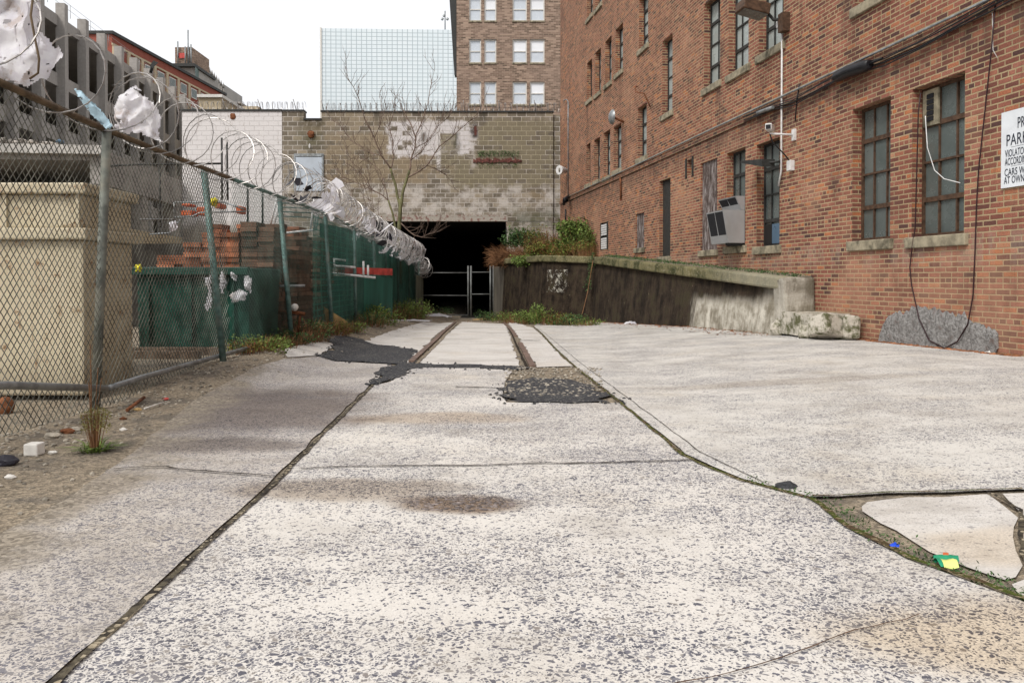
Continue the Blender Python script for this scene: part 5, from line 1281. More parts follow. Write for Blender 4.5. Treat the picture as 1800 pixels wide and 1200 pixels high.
def bstack(x0, x1, y0, y1, z1, mat, label, seed, pallet=True):
    random.seed(seed); z0 = yard((x0 + x1) / 2, y0); t = thing('brick_pallet', ((x0 + x1) / 2, (y0 + y1) / 2, z0), label, 'brick stack', 'stacked bricks behind the fence')
    m = MB(); zb_ = z0 + .15; rows = int((z1 - zb_) / .075); nb = max(2, int((x1 - x0) / .23))
    for r in range(rows):
        for k in range(nb):
            a = x0 + (x1 - x0) * k / nb; b = x0 + (x1 - x0) * (k + 1) / nb; j = random.uniform(-.05, .03)
            if random.random() < (.03 if r < rows - 2 else .35): continue
            m.box(a + .006, b - .006, y0 + j, y0 + .4 + j, zb_ + r * .075 + .003, zb_ + (r + 1) * .075 - .003)
        m.box(x1 - .42, x1 + random.uniform(-.03, .03), y0 + .42, y1, zb_ + r * .075 + .003, zb_ + (r + 1) * .075 - .003)
    m.build('bricks', mat, t)
    m = MB().box(x0, x1, y0, y1, z0 + .11, z0 + .145)
    for k in range(3): a = x0 + (x1 - x0 - .1) * k / 2; m.box(a, a + .1, y0, y1, z0 + .0, z0 + .109)
    m.build('pallet', 'wood', t)
bstack(-5.75, -4.85, 12.9, 13.9, 1.45, 'orangebrick', 'shorter stack of orange bricks above the left end of the dumpster', 1)
bstack(-5.35, -4.40, 14.1, 15.1, 2.02, 'orangebrick', 'tall stack of orange bricks with a white strap behind the second post', 2)
bstack(-5.0, -4.15, 15.2, 16.2, 2.05, 'orangebrick', 'stack of orange bricks to the right of the tallest orange stack', 3)
bstack(-4.5, -3.95, 13.0, 14.0, 1.85, 'darkbrick', 'dark brown brick stack right of the dumpster', 4)
bstack(-3.92, -3.50, 12.6, 13.9, 1.62, 'darkbrick', 'dark brown brick stack behind the third green post', 5)
bstack(-4.35, -3.60, 15.0, 16.0, 1.85, 'darkbrick', 'dark brick stack under the white metal rack', 6)
random.seed(11)
def crate(L, nm, mat, label, cat, Z, d=.3):
    (a, b), (c, e) = L; p, q_ = P(a, e, Z), P(c, b, Z); return MB().box(p.x, q_.x, Z, Z + d, p.z, q_.z).build(nm, mat, None, label, cat, bevel=.015)
walls([(-8.5, 17), (-4.75, 17), (-4.75, 18.5), (-8.5, 18.5)], -.2, 1.75).build('dark_backdrop', 'darkpanel', None, 'low dark shed added to darken the space behind the orange brick stacks', 'backdrop')  # added block stands in for the shade behind the stacks
walls([(-6.6, 8.6), (-5.0, 8.6), (-5.0, 9.2), (-6.6, 9.2)], -.1, 1.0).build('dark_gap_filler', 'darkpanel', None, 'dark filler block added between the beige container and the dumpster', 'crate')  # added block fills the gap with dark in place of shade
for (L_, lb_) in (((-4.9, -3.5, 9.5, 9.62), 'long grey timber on the ground before the green dumpster'), ((-4.6, -3.55, 9.0, 9.1), 'shorter grey timber nearest the bottom rail of the fence')):
    MB().box(L_[0], L_[1], L_[2], L_[3], yard(-4, 9.5) - .02, yard(-4, 9.5) + .09).build('timber', 'wood', None, lb_, 'timber')
bstack(-4.95, -4.1, 12.0, 12.9, 1.72, 'orangebrick', 'orange brown brick stack directly above the dumpster rim', 8)
bstack(-4.05, -3.55, 11.9, 12.5, 1.90, 'darkbrick', 'tall dark brick stack just right of the dumpster', 9)
# frame trolley with orange crates on the tall stack
tf = thing('pipe_trolley', P(340, 378, 14.3), 'white pipe frame on top of the orange brick stacks', 'frame')
m = MB()
for L in ([(307, 378), (307, 356)], [(307, 356), (395, 356)], [(395, 356), (430, 368)], [(307, 382), (340, 380), (352, 374), (432, 372)], [(262, 412), (298, 410), (306, 400), (318, 386)], [(246, 386), (306, 386)]): m.tube([P(*q_, 14.4 if q_[0] > 300 else 13.4) for q_ in L], .015, 6)
m.build('frame_pipe', 'galv', tf)
for k, (L, lb) in enumerate((([(318, 370), (338, 379)], 'flat orange crate at the left of the white pipe frame'), ([(346, 364), (362, 378)], 'upright orange crate beside the second green post'), ([(378, 357), (388, 366)], 'small orange box under the yellow jacket'), ([(415, 362), (424, 375)], 'small orange box at the right end of the pipe frame'), ([(320, 358), (335, 362)], 'thin orange board on the pipe frame'))):
    crate(L, 'orange_crate', 'orange', lb, 'crate', 14.5, .3)
rag([(370, 350), (378, 347), (384, 352), (380, 364), (371, 362)], 14.3, 'yellow', 'yellow_jacket', 'yellow jacket draped on the pipe frame above the bricks', 'jacket', .06, 16, 3)
rag([(298, 392), (310, 388), (312, 402), (300, 408)], 13.2, 'bag', 'white_bucket_bag', 'small white and orange bag on the shorter brick stack', 'bag', .06, 14, 5)
# white rack
rk = thing('metal_rack', P(520, 410, 14.8), 'white slatted metal rack on top of the dark brick stacks', 'rack')
m = MB()
for y_ in (350, 357, 364, 372, 380): m.tube([P(488, y_, 14.9), P(556, y_ + 3, 15.4)], .012, 5)
m.build('rack_slat', 'steelgreen', rk)
for L in ([(488, 345), (474, 402)], [(494, 345), (480, 405)], [(553, 350), (546, 403)], [(558, 352), (552, 405)], [(562, 352), (556, 404)], [(474, 404), (500, 410), (556, 404)]): MB().tube([P(*q_, 14.8) for q_ in L], .022, 6).build('rack_leg', 'whiteplas', rk)
# inner thin frame
m = MB()
for L in ([(180, 293), (240, 290), (390, 288)], [(282, 292), (283, 400)], [(391, 243), (391, 352)], [(400, 250), (401, 352)], [(436, 325), (436, 400)], [(462, 335), (462, 400)]): m.tube([P(*q_, 16.8) for q_ in L], .022, 5)
m.build('yard_poles', 'darkframe', None, 'thin dark pole frame standing in the yard behind the brick stacks', 'frame')
# shelves seen through the netting
sh = thing('storage_shelf', (-4.3, 18, yard(-4, 18)), 'white pipe storage shelf with a red beam seen through the green netting', 'shelf')
Zs = 17.0
for L in ([(563, 453), (563, 480)], [(588, 455), (588, 478)], [(575, 454), (575, 479)], [(563, 453), (608, 458)], [(563, 478), (660, 488)], [(588, 467), (625, 470)], [(639, 459), (639, 486)], [(647, 466), (647, 487)]): MB().tube([P(*q_, Zs) for q_ in L], .025, 6).build('shelf_pipe', 'whiteplas', sh)
m = MB().hexa([P(592, 480, Zs - .05), P(690, 484, Zs + 2), P(690, 484, Zs + 2.1), P(592, 480, Zs + .15), P(592, 469, Zs - .05), P(690, 472, Zs + 2), P(690, 472, Zs + 2.1), P(592, 469, Zs + .15)]); m.build('red_beam', 'redpaint', sh)
m = MB().hexa([P(562, 575, Zs), P(690, 560, Zs + 3), P(690, 560, Zs + 3.4), P(562, 575, Zs + .5), P(562, 484, Zs), P(690, 488, Zs + 3), P(690, 488, Zs + 3.4), P(562, 484, Zs + .5)]); m.build('shelf_bin', 'teal', sh)
m = MB().hexa([P(562, 470, 20), P(705, 470, 30), P(705, 470, 31), P(562, 470, 21), P(562, 392, 20), P(705, 420, 30), P(705, 420, 31), P(562, 392, 21)]); m.build('green_container', 'teal', None, 'dark green container wall standing behind the netting', 'container')
bd = MB().hexa([P(561, 545, 15.1), P(600, 578, 15.3), P(588, 585, 15.4), P(562, 580, 15.2), P(563, 535, 15.1), P(611, 565, 15.3), P(611, 572, 15.4), P(563, 545, 15.2)]).build('tan_board', 'ply', None, 'tan wooden board leaning at the foot of the netting', 'board')
MB().rock(P(518, 540, 11.95), .055, (1, 1, 1), 1, 3, .1).build('white_ball', 'whitestone', None, 'dirty white ball behind the third green post', 'ball')
MB().tube([P(470, 548, 12.0), P(516, 549, 12.0), P(536, 552, 12)], .03, 6).tube([P(528, 552, 12), P(522, 590, 12)], .02, 6).build('rusty_bracket', 'rust', None, 'rusty iron bracket under the white ball', 'bracket')
MB().tube([P(455, 503, 12.2), P(500, 503, 12.2), P(536, 502, 12.3)], .02, 6).build('pipe', 'galv', None, 'short galvanised pipe lying across the dark brick stacks', 'pipe')
MB().rock(P(8, 715, 6.0), .075, (.8, .8, 1), 1, 3, .2).build('rusty_drum', 'rust', None, 'small rusty can behind the fence at the left edge', 'can')
walls([(-30, 36), (-14, 36), (-14, 60), (-30, 60)], -1, 1.6).build('yard_wall', 'garage', None, 'low grey wall at the back of the yard under the garage', 'wall')

# ------------------------------------------------------------------ vegetation
def leaves(m, c, rx, ry, rz, n, s, flat=0):
    for k in range(n):
        while True:
            q = Vector((random.uniform(-1, 1), random.uniform(-1, 1), random.uniform(-1, 1)))
            if .25 < q.length < 1 or (q.length < 1 and random.random() < .3): break
        p = Vector(c) + Vector((q.x * rx, q.y * ry, q.z * rz)) + Vector((noise.noise(q * 2.3), 0, noise.noise(q * 2.3 + Vector((4, 4, 4))))) * rx * .35
        a = Vector((random.uniform(-1, 1), random.uniform(-1, 1), random.uniform(-.6, .9))).normalized() * s * random.uniform(.5, 1.3)
        b = a.orthogonal().normalized() * a.length * random.uniform(.35, .6); b.rotate(__import__('mathutils').Quaternion(a.normalized(), random.uniform(0, 6.3)))
        m.quad(p, p + a * .5 + b * .5, p + a, p + a * .5 - b * .5)
def blades(m, c, r, h, n, w, lean=.5):
    for k in range(n):
        t = random.uniform(0, 6.3); q = Vector(c) + Vector((math.cos(t), math.sin(t), 0)) * r * random.random() ** .6 * .5
        d = Vector((math.cos(t) * lean * random.random(), math.sin(t) * lean * random.random(), 1)); hh = h * random.uniform(.4, 1.05); s_ = Vector((-math.sin(t), math.cos(t), 0)) * w
        mid = q + d * hh * .55; tip = q + d * hh + Vector((math.cos(t), math.sin(t), 0)) * hh * lean * .5 - Vector((0, 0, hh * .12 * lean))
        m.quad(q - s_, q + s_, mid + s_ * .8, mid - s_ * .8); m.tri(mid - s_ * .8, mid + s_ * .8, tip)
def plant(nm, c, label, cat, parts, group=None):
    t = thing(nm, c, label, cat, group)
    for pn, mt, fnc in parts:
        m = MB(); fnc(m)
        if m.v: m.build(pn, mt, t)
    return t
V3 = lambda *a: Vector(a)
random.seed(21)
c = V3(-.15, 31.6, 1.75)
plant('dry_shrub', c, 'feathery reddish brown dry shrub hanging over the pier beside the tunnel', 'shrub',
      [('stem', 'dry', lambda m: [m.tube([o_, o_ + d * .5 + V3(0, 0, .05), o_ + d], [.006, .005, .002], 3, False, False) for o_, d in [(c + V3(random.uniform(-.5, .9), random.uniform(-.5, .3), random.uniform(-.15, .25)), Vector((random.uniform(-.6, .25), random.uniform(-.4, .2), random.uniform(-.35, .45)))) for _ in range(1500)]])])
def bush(nm, px_, py_, Z, rx, rz, n, s, mt, label, dry=0, ry=.5, base=1.75):
    rx *= 1.5; rz *= 1.3; n = int(n * 2.4); mt = 'leafmix' if mt == 'dry' or len(label) % 3 == 0 else mt
    c = P(px_, py_, Z); b = Vector((c.x, c.y, base)); sd_ = random.randint(0, 99)
    def lf(m):
        for k in range(11):
            o = Vector((random.uniform(-.6, .6) * rx, random.uniform(-.5, .5) * ry, random.uniform(-.5, .55) * rz)); leaves(m, c + o, rx * random.uniform(.35, .6), ry * .6, rz * random.uniform(.3, .55), n // 11, s)
    def stm(m):
        for k in range(14):
            e = c + Vector((random.uniform(-.8, .8) * rx, random.uniform(-.4, .4), random.uniform(-.2, 1.0) * rz)); m.tube([b + Vector((random.uniform(-.3, .3) * rx, 0, 0)), b.lerp(e, .5) + Vector((random.uniform(-.1, .1), 0, 0)), e], [.012, .008, .003], 4, False)
        if dry: blades(m, b, rx * 1.6, (c.z - b.z) + rz * 1.1, dry, .006, .35)
    return plant(nm, b, label, 'shrub', [('foliage', mt, lf), ('stem', 'dry', stm)])
bush('green_shrub', 920, 420, 32.2, .62, .40, 1500, .10, 'leafdark', 'dark green shrub growing right of the tunnel opening under the block wall')
bush('green_shrub', 1008, 416, 28.5, .52, .52, 1900, .10, 'leaf', 'bright green leafy shrub standing tallest beside the brick corner')
bush('green_shrub', 1040, 425, 28.0, .34, .40, 900, .09, 'leaf', 'smaller rounded green shrub beside the louvred window', 60)
bush('green_shrub', 948, 440, 28.8, .45, .28, 800, .09, 'leaf', 'low light green shrub at the corner of the retaining wall')
bush('green_shrub', 925, 458, 28.6, .4, .2, 500, .08, 'leaf', 'low leafy weed spilling over the wall edge beside the brown shrub')
bush('green_shrub', 1015, 440, 28.2, .8, .18, 700, .08, 'leafdark', 'low dark ground growth in front of the bright green shrub')
bush('dry_shrub', 965, 422, 30.5, .75, .5, 900, .07, 'dry', 'tall rust brown weedy shrub between the dark and the bright green shrubs', 500)
bush('dry_shrub', 1030, 440, 27.6, .5, .3, 500, .06, 'dry', 'low rust brown weeds below the louvred window', 200)
# creeper hanging at the wall corner
c = V3(2.5, 24.8, .8)
def creep(m):
    for k in range(9):
        z_ = 1.75 - k * .13; leaves(m, V3(2.52 - .02 * k, 24.80 - .0, z_), .09 + .05 * math.sin(k), .06, .1, 45, .06)
plant('creeper', V3(2.5, 24.8, -.1), 'green creeper hanging down the corner of the dark retaining wall', 'creeper', [('foliage', 'leafdark', creep), ('stem', 'dry', lambda m: m.tube([(2.55, 24.78, 1.75), (2.45, 24.72, 1.2), (2.35, 24.70, .6), (2.2, 24.68, 0), (2.1, 24.68, -.3)], .012, 5))])
def weed(px_, py_, r, h, n, mt, label, dry=40, sz=.035, nm='weed'):
    g_ = GP(px_, py_); r *= 1.45; h *= 1.1 if px_ < 860 else .95; n = int(n * 2.6); mt = 'leafmix' if mt == 'leaf' and len(label) % 2 else mt; dry = int(dry * 1.8); sz *= 1.1
    def f1(m):
        for k in range(4): leaves(m, g_ + V3(random.uniform(-.7, .7) * r, random.uniform(-.3, .3) * r, h * random.uniform(.25, .55)), r * .55, r * .45, h * .42, n // 4, sz)
    return plant(nm, g_, label, 'weed', [('foliage', mt, f1), ('stem', 'dry' if dry > 0 else 'oliveweed', lambda m: blades(m, g_, r * 1.6, h * 1.05, abs(dry), .004, .6))])
weed(455, 618, .28, .20, 420, 'leaf', 'green and brown weeds at the fence foot right of the bottom rail end', 80)
weed(494, 612, .22, .16, 260, 'leaf', 'low green weeds between the second and third green posts')
weed(540, 600, .30, .34, 420, 'leafdark', 'brownish weeds at the foot of the third green post', 160)
weed(585, 589, .28, .26, 340, 'leaf', 'leafy weeds in front of the tan board', 120)
weed(618, 584, .25, .22, 240, 'leaf', 'weeds growing beside the fourth green post', 70)
weed(430, 622, .22, .16, 200, 'leaf', 'small green weed at the free end of the bottom rail')
weed(515, 606, .26, .2, 300, 'leafdark', 'low brown green weeds just past the third green post', 120)
weed(655, 570, .5, .5, 700, 'leaf', 'bright green bushy weed by the white slab edge', 90, .055)
weed(650, 574, .4, .35, 300, 'leafdark', 'dark weeds left of the bright green bushy weed', 90, .05)
weed(700, 562, .6, .6, 600, 'leaf', 'tall green weed near the tunnel end of the fence', 160, .06)
weed(722, 560, .5, .45, 400, 'leafdark', 'brown and green weeds at the last fence bay', 260, .06)
weed(775, 556, .35, .35, 200, 'leafdark', 'small green weed in front of the tunnel gate', 30, .06)
weed(872, 564, .45, .45, 360, 'leafdark', 'dark green weed at the foot of the grey pier', 50, .06)
weed(905, 568, .5, .42, 600, 'leaf', 'olive green weed at the base of the retaining wall near the pier', 200, .055)
weed(928, 570, .45, .5, 500, 'leaf', 'yellow green bushy weed at the base of the dark wall', 60, .055)
weed(955, 572, .3, .75, 420, 'leaf', 'upright green weed climbing the dark wall below the painted square', 20, .06)
weed(985, 572, .5, .4, 600, 'leaf', 'broad green weed under the painted square', 60, .055)
weed(1010, 572, .45, .35, 420, 'leafdark', 'dark green weed near the inner corner of the retaining wall', 60, .055)
weed(1032, 573, .35, .25, 200, 'leaf', 'small weed at the inner corner of the retaining wall', 60, .05)
# weed with seed heads by the first post
g_ = GP(166, 793)
def seed(m):
    for k in range(900):
        t = random.uniform(0, 6.3); r = random.random() ** .5 * .085; z = random.uniform(.15, .265); p = g_ + V3(r * math.cos(t), r * math.sin(t), z - r * .5)
        s_ = random.uniform(.003, .007); m.tri(p, p + V3(random.uniform(-s_, s_), 0, s_ * 1.5), p + V3(s_, random.uniform(-s_, s_), 0))
def stalks(m):
    for k in range(26):
        t = random.uniform(0, 6.3); r = random.uniform(.01, .08); m.tube([g_ + V3(r * .3 * math.cos(t), r * .3 * math.sin(t), 0), g_ + V3(r * math.cos(t), r * math.sin(t), .22)], .0022, 3, False)
    for k in range(6): m.tube([g_ + V3(-.02, 0, 0), g_ + V3(random.uniform(-.08, .03), .02, random.uniform(.35, .62))], .0025, 3, False)
plant('seeding_weed', g_, 'olive weed with bushy seed heads growing at the first fence post', 'weed', [('seed_head', 'oliveweed', seed), ('stem', 'dry', stalks), ('foliage', 'leaf', lambda m: blades(m, g_ + V3(.0, 0, 0), .16, .07, 90, .006, 2.2))])
# low moss and litter on the plateau edge, dead leaves at the wall foot
m = MB()
for k in range(1500):
    t = random.random() ** 1.2; p = Vector(D_).lerp(Vector(E_), t); f = Vector((3.32, 25.0)).lerp(Vector((5.02, 13.40)), t); q = p.lerp(f, random.uniform(.25, .95)); z = 1.70 - .67 * t
    leaves(m, (q.x, q.y, z + .02), .06, .06, .035, 3, .035)
m.build('ramp_weeds', 'leafdark', None, 'low weeds and moss growing on top of the concrete ramp', 'ground cover', kind='stuff')
m = MB()
for k in range(2200):
    if random.random() < .62:
        t = random.random(); p = Vector(E_).lerp(Vector((2.6, 25)), t); o = abs(random.gauss(0, .3)) + .08; x_, y_ = p.x - o, p.y - .1
    else: x_, y_ = random.uniform(-4.2, 2.6), random.gauss(26 + random.uniform(0, 4), .8)
    z = gz(x_, y_) + .02; s_ = random.uniform(.015, .05)
    a = V3(random.uniform(-1, 1), random.uniform(-1, 1), random.uniform(0, .5)) * s_; b = V3(random.uniform(-1, 1), random.uniform(-1, 1), random.uniform(0, .4)) * s_
    m.tri((x_, y_, z), V3(x_, y_, z) + a, V3(x_, y_, z) + b)
m.build('dead_leaves', 'deadleaf', None, 'brown dead leaves drifted along the foot of the retaining wall', 'leaf litter', kind='stuff')
m = MB()
for k in range(2200):
    Z = 3.2 + 26 * random.random() ** 1.6; x_ = FX0 + FSL * Z + abs(random.gauss(0, .45)) - .1; r = random.uniform(.003, .014) * (1 + Z * .05)
    m.rock((x_, Z, gz(x_, Z) + r * .3), r, (1, 1, .65), k, 1 if r > .02 else 0 or 1, .5)
m.build('loose_gravel', 'stone', None, 'loose pale gravel and chips along the foot of the fence', 'gravel', kind='stuff')
m = MB()
for k in range(500):
    t = random.random(); i = min(len(RJ) - 2, int(5 + t * 6)); p = GP(*RJ[i]).lerp(GP(*RJ[i + 1]), random.random()) + V3(random.gauss(.06, .03), random.gauss(0, .03), 0)
    leaves(m, (p.x, p.y, gz(p.x, p.y) + .016), .02, .02, .008, 2, .014)
m.build('joint_moss', 'leafdark', None, 'tiny green moss tufts along the curved pavement joint', 'moss', kind='stuff')
# ------------------------------------------------------------------ bare tree
random.seed(5)
tree = thing('bare_tree', P(704, 470, 27), 'leafless young tree with thin spreading branches in front of the block wall', 'tree')
TZ = 27.0; bt = MB(); tw_ = MB()
def br(m, L, r0, r1, dz=0):
    pts = [P(a, b, TZ + dz * i / len(L)) for i, (a, b) in enumerate(L)]; out = []
    for i in range(len(pts) - 1):
        for k in range(3):
            q = pts[i].lerp(pts[i + 1], k / 3); out.append(q + Vector((noise.noise(q * 2) * .05, 0, noise.noise(q * 2 + V3(5, 5, 5)) * .05)))
    out.append(pts[-1]); n = len(out); m.tube(out, [(r0 + (r1 - r0) * i / (n - 1)) * .85 for i in range(n)], 6); return out
trunk = MB(); br(trunk, [(702, 500), (702, 410), (703, 365), (704, 350)], .10, .075); br(trunk, [(703, 366), (709, 340), (715, 317), (720, 300)], .07, .05); br(trunk, [(703, 366), (697, 332), (691, 312), (687, 297)], .06, .045)
br(trunk, [(706, 480), (697, 410), (690, 372), (683, 352)], .06, .035)
trunk.build('trunk', 'barkgreen', tree)
LM = [([(720, 300), (722, 282), (730, 262), (732, 242), (722, 220), (712, 200), (708, 190)], .04, .012, .8), ([(732, 242), (740, 220), (750, 195), (757, 158), (764, 126)], .028, .006, 1),
      ([(718, 312), (735, 302), (750, 292), (772, 260), (797, 240), (822, 217), (838, 203)], .035, .008, -1), ([(687, 297), (670, 275), (659, 245), (642, 210), (632, 177), (622, 155), (609, 135)], .036, .007, -.8),
      ([(687, 297), (693, 275), (690, 252), (685, 222), (692, 195), (696, 170)], .03, .006, .5), ([(683, 352), (670, 342), (650, 330), (622, 320), (600, 308), (585, 290)], .03, .007, .6),
      ([(750, 292), (768, 298), (785, 310), (796, 322), (800, 335)], .018, .005, .5), ([(704, 392), (715, 402), (728, 412), (742, 417), (755, 412), (768, 404)], .03, .008, -1),
      ([(670, 275), (650, 268), (630, 255), (608, 238), (590, 215)], .02, .005, .9), ([(683, 352), (676, 325), (668, 300), (650, 285), (640, 262)], .022, .006, .6), ([(722, 282), (742, 268), (758, 240), (770, 222), (790, 205), (800, 190)], .02, .005, -.7),
      ([(650, 330), (640, 312), (622, 298), (612, 270)], .016, .004, .5), ([(622, 320), (607, 325), (590, 318), (574, 322)], .014, .004, .2), ([(659, 245), (668, 220), (672, 190), (668, 168)], .02, .004, .2), ([(730, 262), (750, 250), (775, 215), (782, 190)], .016, .004, .4)]
for L, r0, r1, dz in LM:
    o = br(bt, L, r0, r1, dz)
    for k in range(2, len(o)):
        if random.random() < .8:
            for rep in range(random.choice((1, 2, 2))):
                d = (o[k] - o[k - 1]).normalized(); d = (d + Vector((random.uniform(-1.1, 1.1), random.uniform(-.6, .6), random.uniform(-.3, .9)))).normalized(); ln = random.uniform(.25, .95); q = o[k]; tp = [q]
                for s_ in range(5):
                    d = (d + Vector((random.uniform(-.35, .35), random.uniform(-.25, .25), random.uniform(-.1, .3)))).normalized(); q = q + d * ln / 5; tp.append(q)
                    if s_ in (1, 3) and random.random() < .6:
                        e = (d + Vector((random.uniform(-1, 1), 0, random.uniform(-.3, .8)))).normalized(); tw_.tube([q, q + e * ln * .2, q + e * ln * .38 + V3(0, 0, .04)], [.006, .005, .003], 3, False)
                tw_.tube(tp, [.009, .008, .0075, .0065, .005, .004], 3, False)
bt.build('branch', 'bark', tree); tw_.build('twig', 'bark', tree)
# second thin sapling left of the tree
sap = thing('thin_sapling', P(640, 470, 24), 'thin leafless sapling left of the bare tree behind the razor wire', 'tree')
m = MB(); TZ = 24.0
for k in range(7):
    a = 628 + k * 8; L = [(a, 430), (a - 6 + random.uniform(-8, 8), 370), (a - 14 + random.uniform(-10, 10), 320), (a - 22 + random.uniform(-14, 14), 270 + random.uniform(-15, 25))]
    o = br(m, L, .014, .004, random.uniform(-1, 1))
    for q in o[3:]:
        for _ in range(2):
            e = Vector((random.uniform(-1, 1), random.uniform(-.5, .5), random.uniform(0, 1))).normalized() * random.uniform(.2, .5); m.tube([q, q + e * .5 + V3(0, 0, .02), q + e], [.006, .005, .002], 3, False)
m.build('stem', 'bark', sap)
# thin coil along the top of the end wall
for a, b, t, lb in ((335, 535, 197, 'thin razor wire coil along the top of the white block wall'), (570, 985, 199, 'thin razor wire coil along the top of the grey block wall')):
    m = MB(); n = int((b - a) * .9); pts = []
    for k in range(n * 4):
        x_ = wx(a) + (wx(b) - wx(a)) * k / (n * 4); th = k / 12 * 6.283; pts.append(V3(x_ + .08 * math.sin(th * .31), WZ + .2 + .2 * math.cos(th), wz(t) + .25 + .2 * math.sin(th)))
    m.tube(pts, .007, 3, sm=False)
    for x_ in range(a, b, 62): m.tube([(wx(x_), WZ + .2, wz(t)), (wx(x_) - .08, WZ - .1, wz(t) + .5)], .02, 4)
    m.build('razor_wire', 'razor', None, lb, 'razor wire')
# ------------------------------------------------------------------ litter
def lit(px_, py_, w_, h_, mat, nm, label, cat, dep=.02, seed=1, poly=None):
    g_ = GP(px_, py_); rnd = random.Random(seed); m = MB(); n = 7
    for i in range(n):
        for j in range(n):
            def q(i, j):
                a, b = i / n - .5, j / n - .5; k = 1 - .25 * noise.noise(V3(a * 3 + seed, b * 3, 1)); ns = noise.noise(V3(a * 5 + seed, b * 5, 2))
                z = .014 + dep * (.9 + 1.1 * ns) * (1.1 - abs(a) - abs(b)); return V3(g_.x + a * w_ * k, g_.y + b * h_ * k, gz(g_.x, g_.y) + max(z, .012))
            m.quad(q(i, j), q(i + 1, j), q(i + 1, j + 1), q(i, j + 1), True)
    return m.build(nm, mat, None, label, cat)
lit(1575, 970, .035, .025, simple('bright_blue_plastic', (.02, .08, .6), .4, .1, 5), 'plastic_scrap', 'crushed bright blue plastic scrap on the pavement joint at right', 'plastic scrap', .015)
MAT['chipg'] = simple('green_wrapper', (.02, .25, .13), .35, .2, 20)
MAT['chipy'] = simple('pale_yellow_wrapper', (.62, .68, .22), .35, .1, 20)
cw = thing('snack_wrapper', GP(1668, 1001), 'green and pale yellow snack wrapper on the curved joint at lower right', 'wrapper')
def wq(a, b): q = GP(a, b); return q
m = MB(); L_ = [(1640, 993), (1652, 990), (1664, 1008), (1655, 1004)]
def wrap(L, mt, nm, dz):
    m = MB(); ps = [GP(*q) + V3(0, 0, dz) for q in L]; N2 = 5
    def bl(u_, v_):
        q = ps[0].lerp(ps[1], u_).lerp(ps[3].lerp(ps[2], u_), v_); return q + V3(0, 0, .014 + .018 * math.sin(v_ * 3.14) + .006 * noise.noise(q * 40))
    for i in range(N2):
        for j in range(N2): m.quad(bl(i / N2, (j + 1) / N2), bl((i + 1) / N2, (j + 1) / N2), bl((i + 1) / N2, j / N2), bl(i / N2, j / N2), True)
    m.build(nm, mt, cw)
wrap([(1642, 991), (1686, 993), (1690, 997), (1646, 999)], 'chipg', 'wrapper_band', .004); wrap([(1640, 996), (1652, 998), (1664, 1011), (1658, 1011)], 'chipg', 'wrapper_edge', .006)
wrap([(1652, 998), (1680, 999), (1690, 1012), (1664, 1012)], 'chipy', 'wrapper_face', .006); wrap([(1661, 992), (1671, 993), (1671, 997), (1661, 997)], 'orange', 'wrapper_mark', .009)
lit(855, 563, 1.0, .45, 'ply', 'torn_carton', 'torn tan carton lying by the tunnel gate', 'carton', .06, 3)
lit(876, 563, .6, .3, 'bag', 'litter_sheet', 'white and red scrap beside the torn carton', 'litter', .05, 4)
lit(768, 559, 1.0, .5, 'bag', 'clear_plastic', 'crumpled clear plastic in front of the tunnel gate', 'plastic sheet', .14, 5)
lit(908, 562, .5, .3, 'whitestone', 'litter_sheet', 'white paper scrap at the foot of the olive weed', 'litter', .06, 6)
lit(943, 562, .6, .4, 'bag', 'litter_sheet', 'white plastic scrap below the upright green weed', 'litter', .12, 7)
lit(722, 565, 1.1, .5, 'bag', 'litter_sheet', 'flat white plastic scrap near the end of the fence', 'litter', .04, 8)
lit(742, 556, .5, .3, 'bag', 'litter_sheet', 'white litter scrap at the last fence post', 'litter', .08, 9)
lit(1108, 571, .32, .18, 'bag', 'crushed_cup', 'crushed white paper cup at the foot of the dark wall', 'cup', .08, 10)
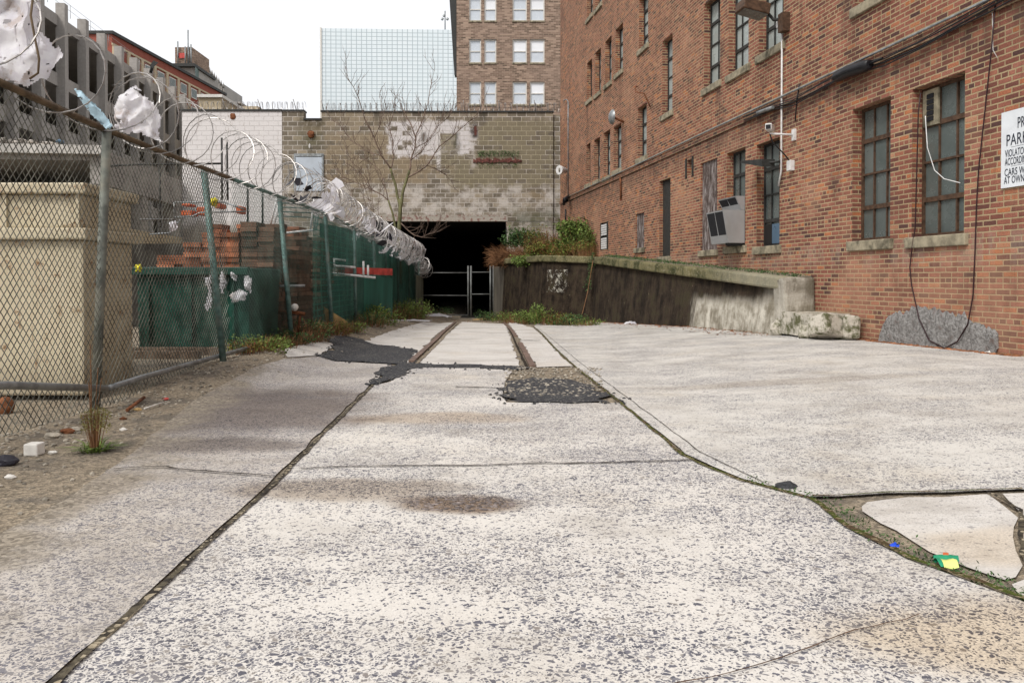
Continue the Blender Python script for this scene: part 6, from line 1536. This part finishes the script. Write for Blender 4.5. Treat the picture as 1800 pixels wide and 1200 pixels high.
lit(436, 620, .12, .1, 'bag', 'litter_sheet', 'small white litter scrap at the end of the bottom rail', 'litter', .05, 11)
lit(1742, 623, .14, .08, 'whitestone', 'litter_sheet', 'white paper scrap near the brick wall at right', 'litter', .03, 12)
MB().tube([GP(1196, 571) + V3(0, 0, .04), GP(1246, 573) + V3(0, 0, .04)], .035, 6).build('white_stick', 'whitestone', None, 'long pale stick lying at the foot of the ramp wall', 'stick')
MB().tube([GP(252, 723) + V3(0, 0, .02), GP(286, 712) + V3(0, 0, .02)], .006, 5).build('white_stick', 'whitestone', None, 'thin white stick on the gravel right of the first post', 'stick')
MB().tube([GP(222, 727) + V3(0, 0, .025), GP(252, 705) + V3(0, 0, .03)], .014, 5).build('wood_scrap', 'rust', None, 'rotten brown wood piece by the bottom of the fence', 'wood scrap')
MB().box(*(lambda p: (p.x - .04, p.x + .04, p.y - .03, p.y + .05, p.z, p.z + .07))(GP(56, 801))).build('white_block', 'whitestone', None, 'small white stone block on the gravel at the left edge', 'stone block', bevel=.008)
for (a, b, r, mt, lb) in ((118, 762, .035, 'rust', 'dark reddish stone left of the seeding weed'), (132, 758, .03, 'stone', 'flat pale stone touching the dark reddish stone'), (215, 738, .02, 'rust', 'small brown stone right of the first post'), (215, 757, .018, 'whitestone', 'white pebble right of the seeding weed'),
                          (90, 798, .018, 'whitestone', 'white pebble beside the white stone block'), (15, 842, .02, 'whitestone', 'white pebble near the left edge below the dark lump'), (5, 818, .05, 'bagdark', 'black lump of rubbish at the left edge'), (240, 722, .022, 'ply', 'tan stone beside the rotten wood piece'),
                          (290, 703, .018, 'redpaint', 'small red scrap at the foot of the fence'), (90, 770, .035, 'stone', 'grey stone left of the reddish stone'), (1385, 862, .04, 'asphalt', 'flat dark chip lying by the curved joint')):
    p = GP(a, b); MB().rock(p + V3(0, 0, r * .4), r, (1.3, .9, .6), a, 3, .4).build('loose_stone', mt, None, lb, 'stone')
for (a, b, lb) in ((1270, 585, 'flat dark puddle of dead leaves before the pale ramp face'), (905, 690, 'small dark bit on the asphalt patch')): pass
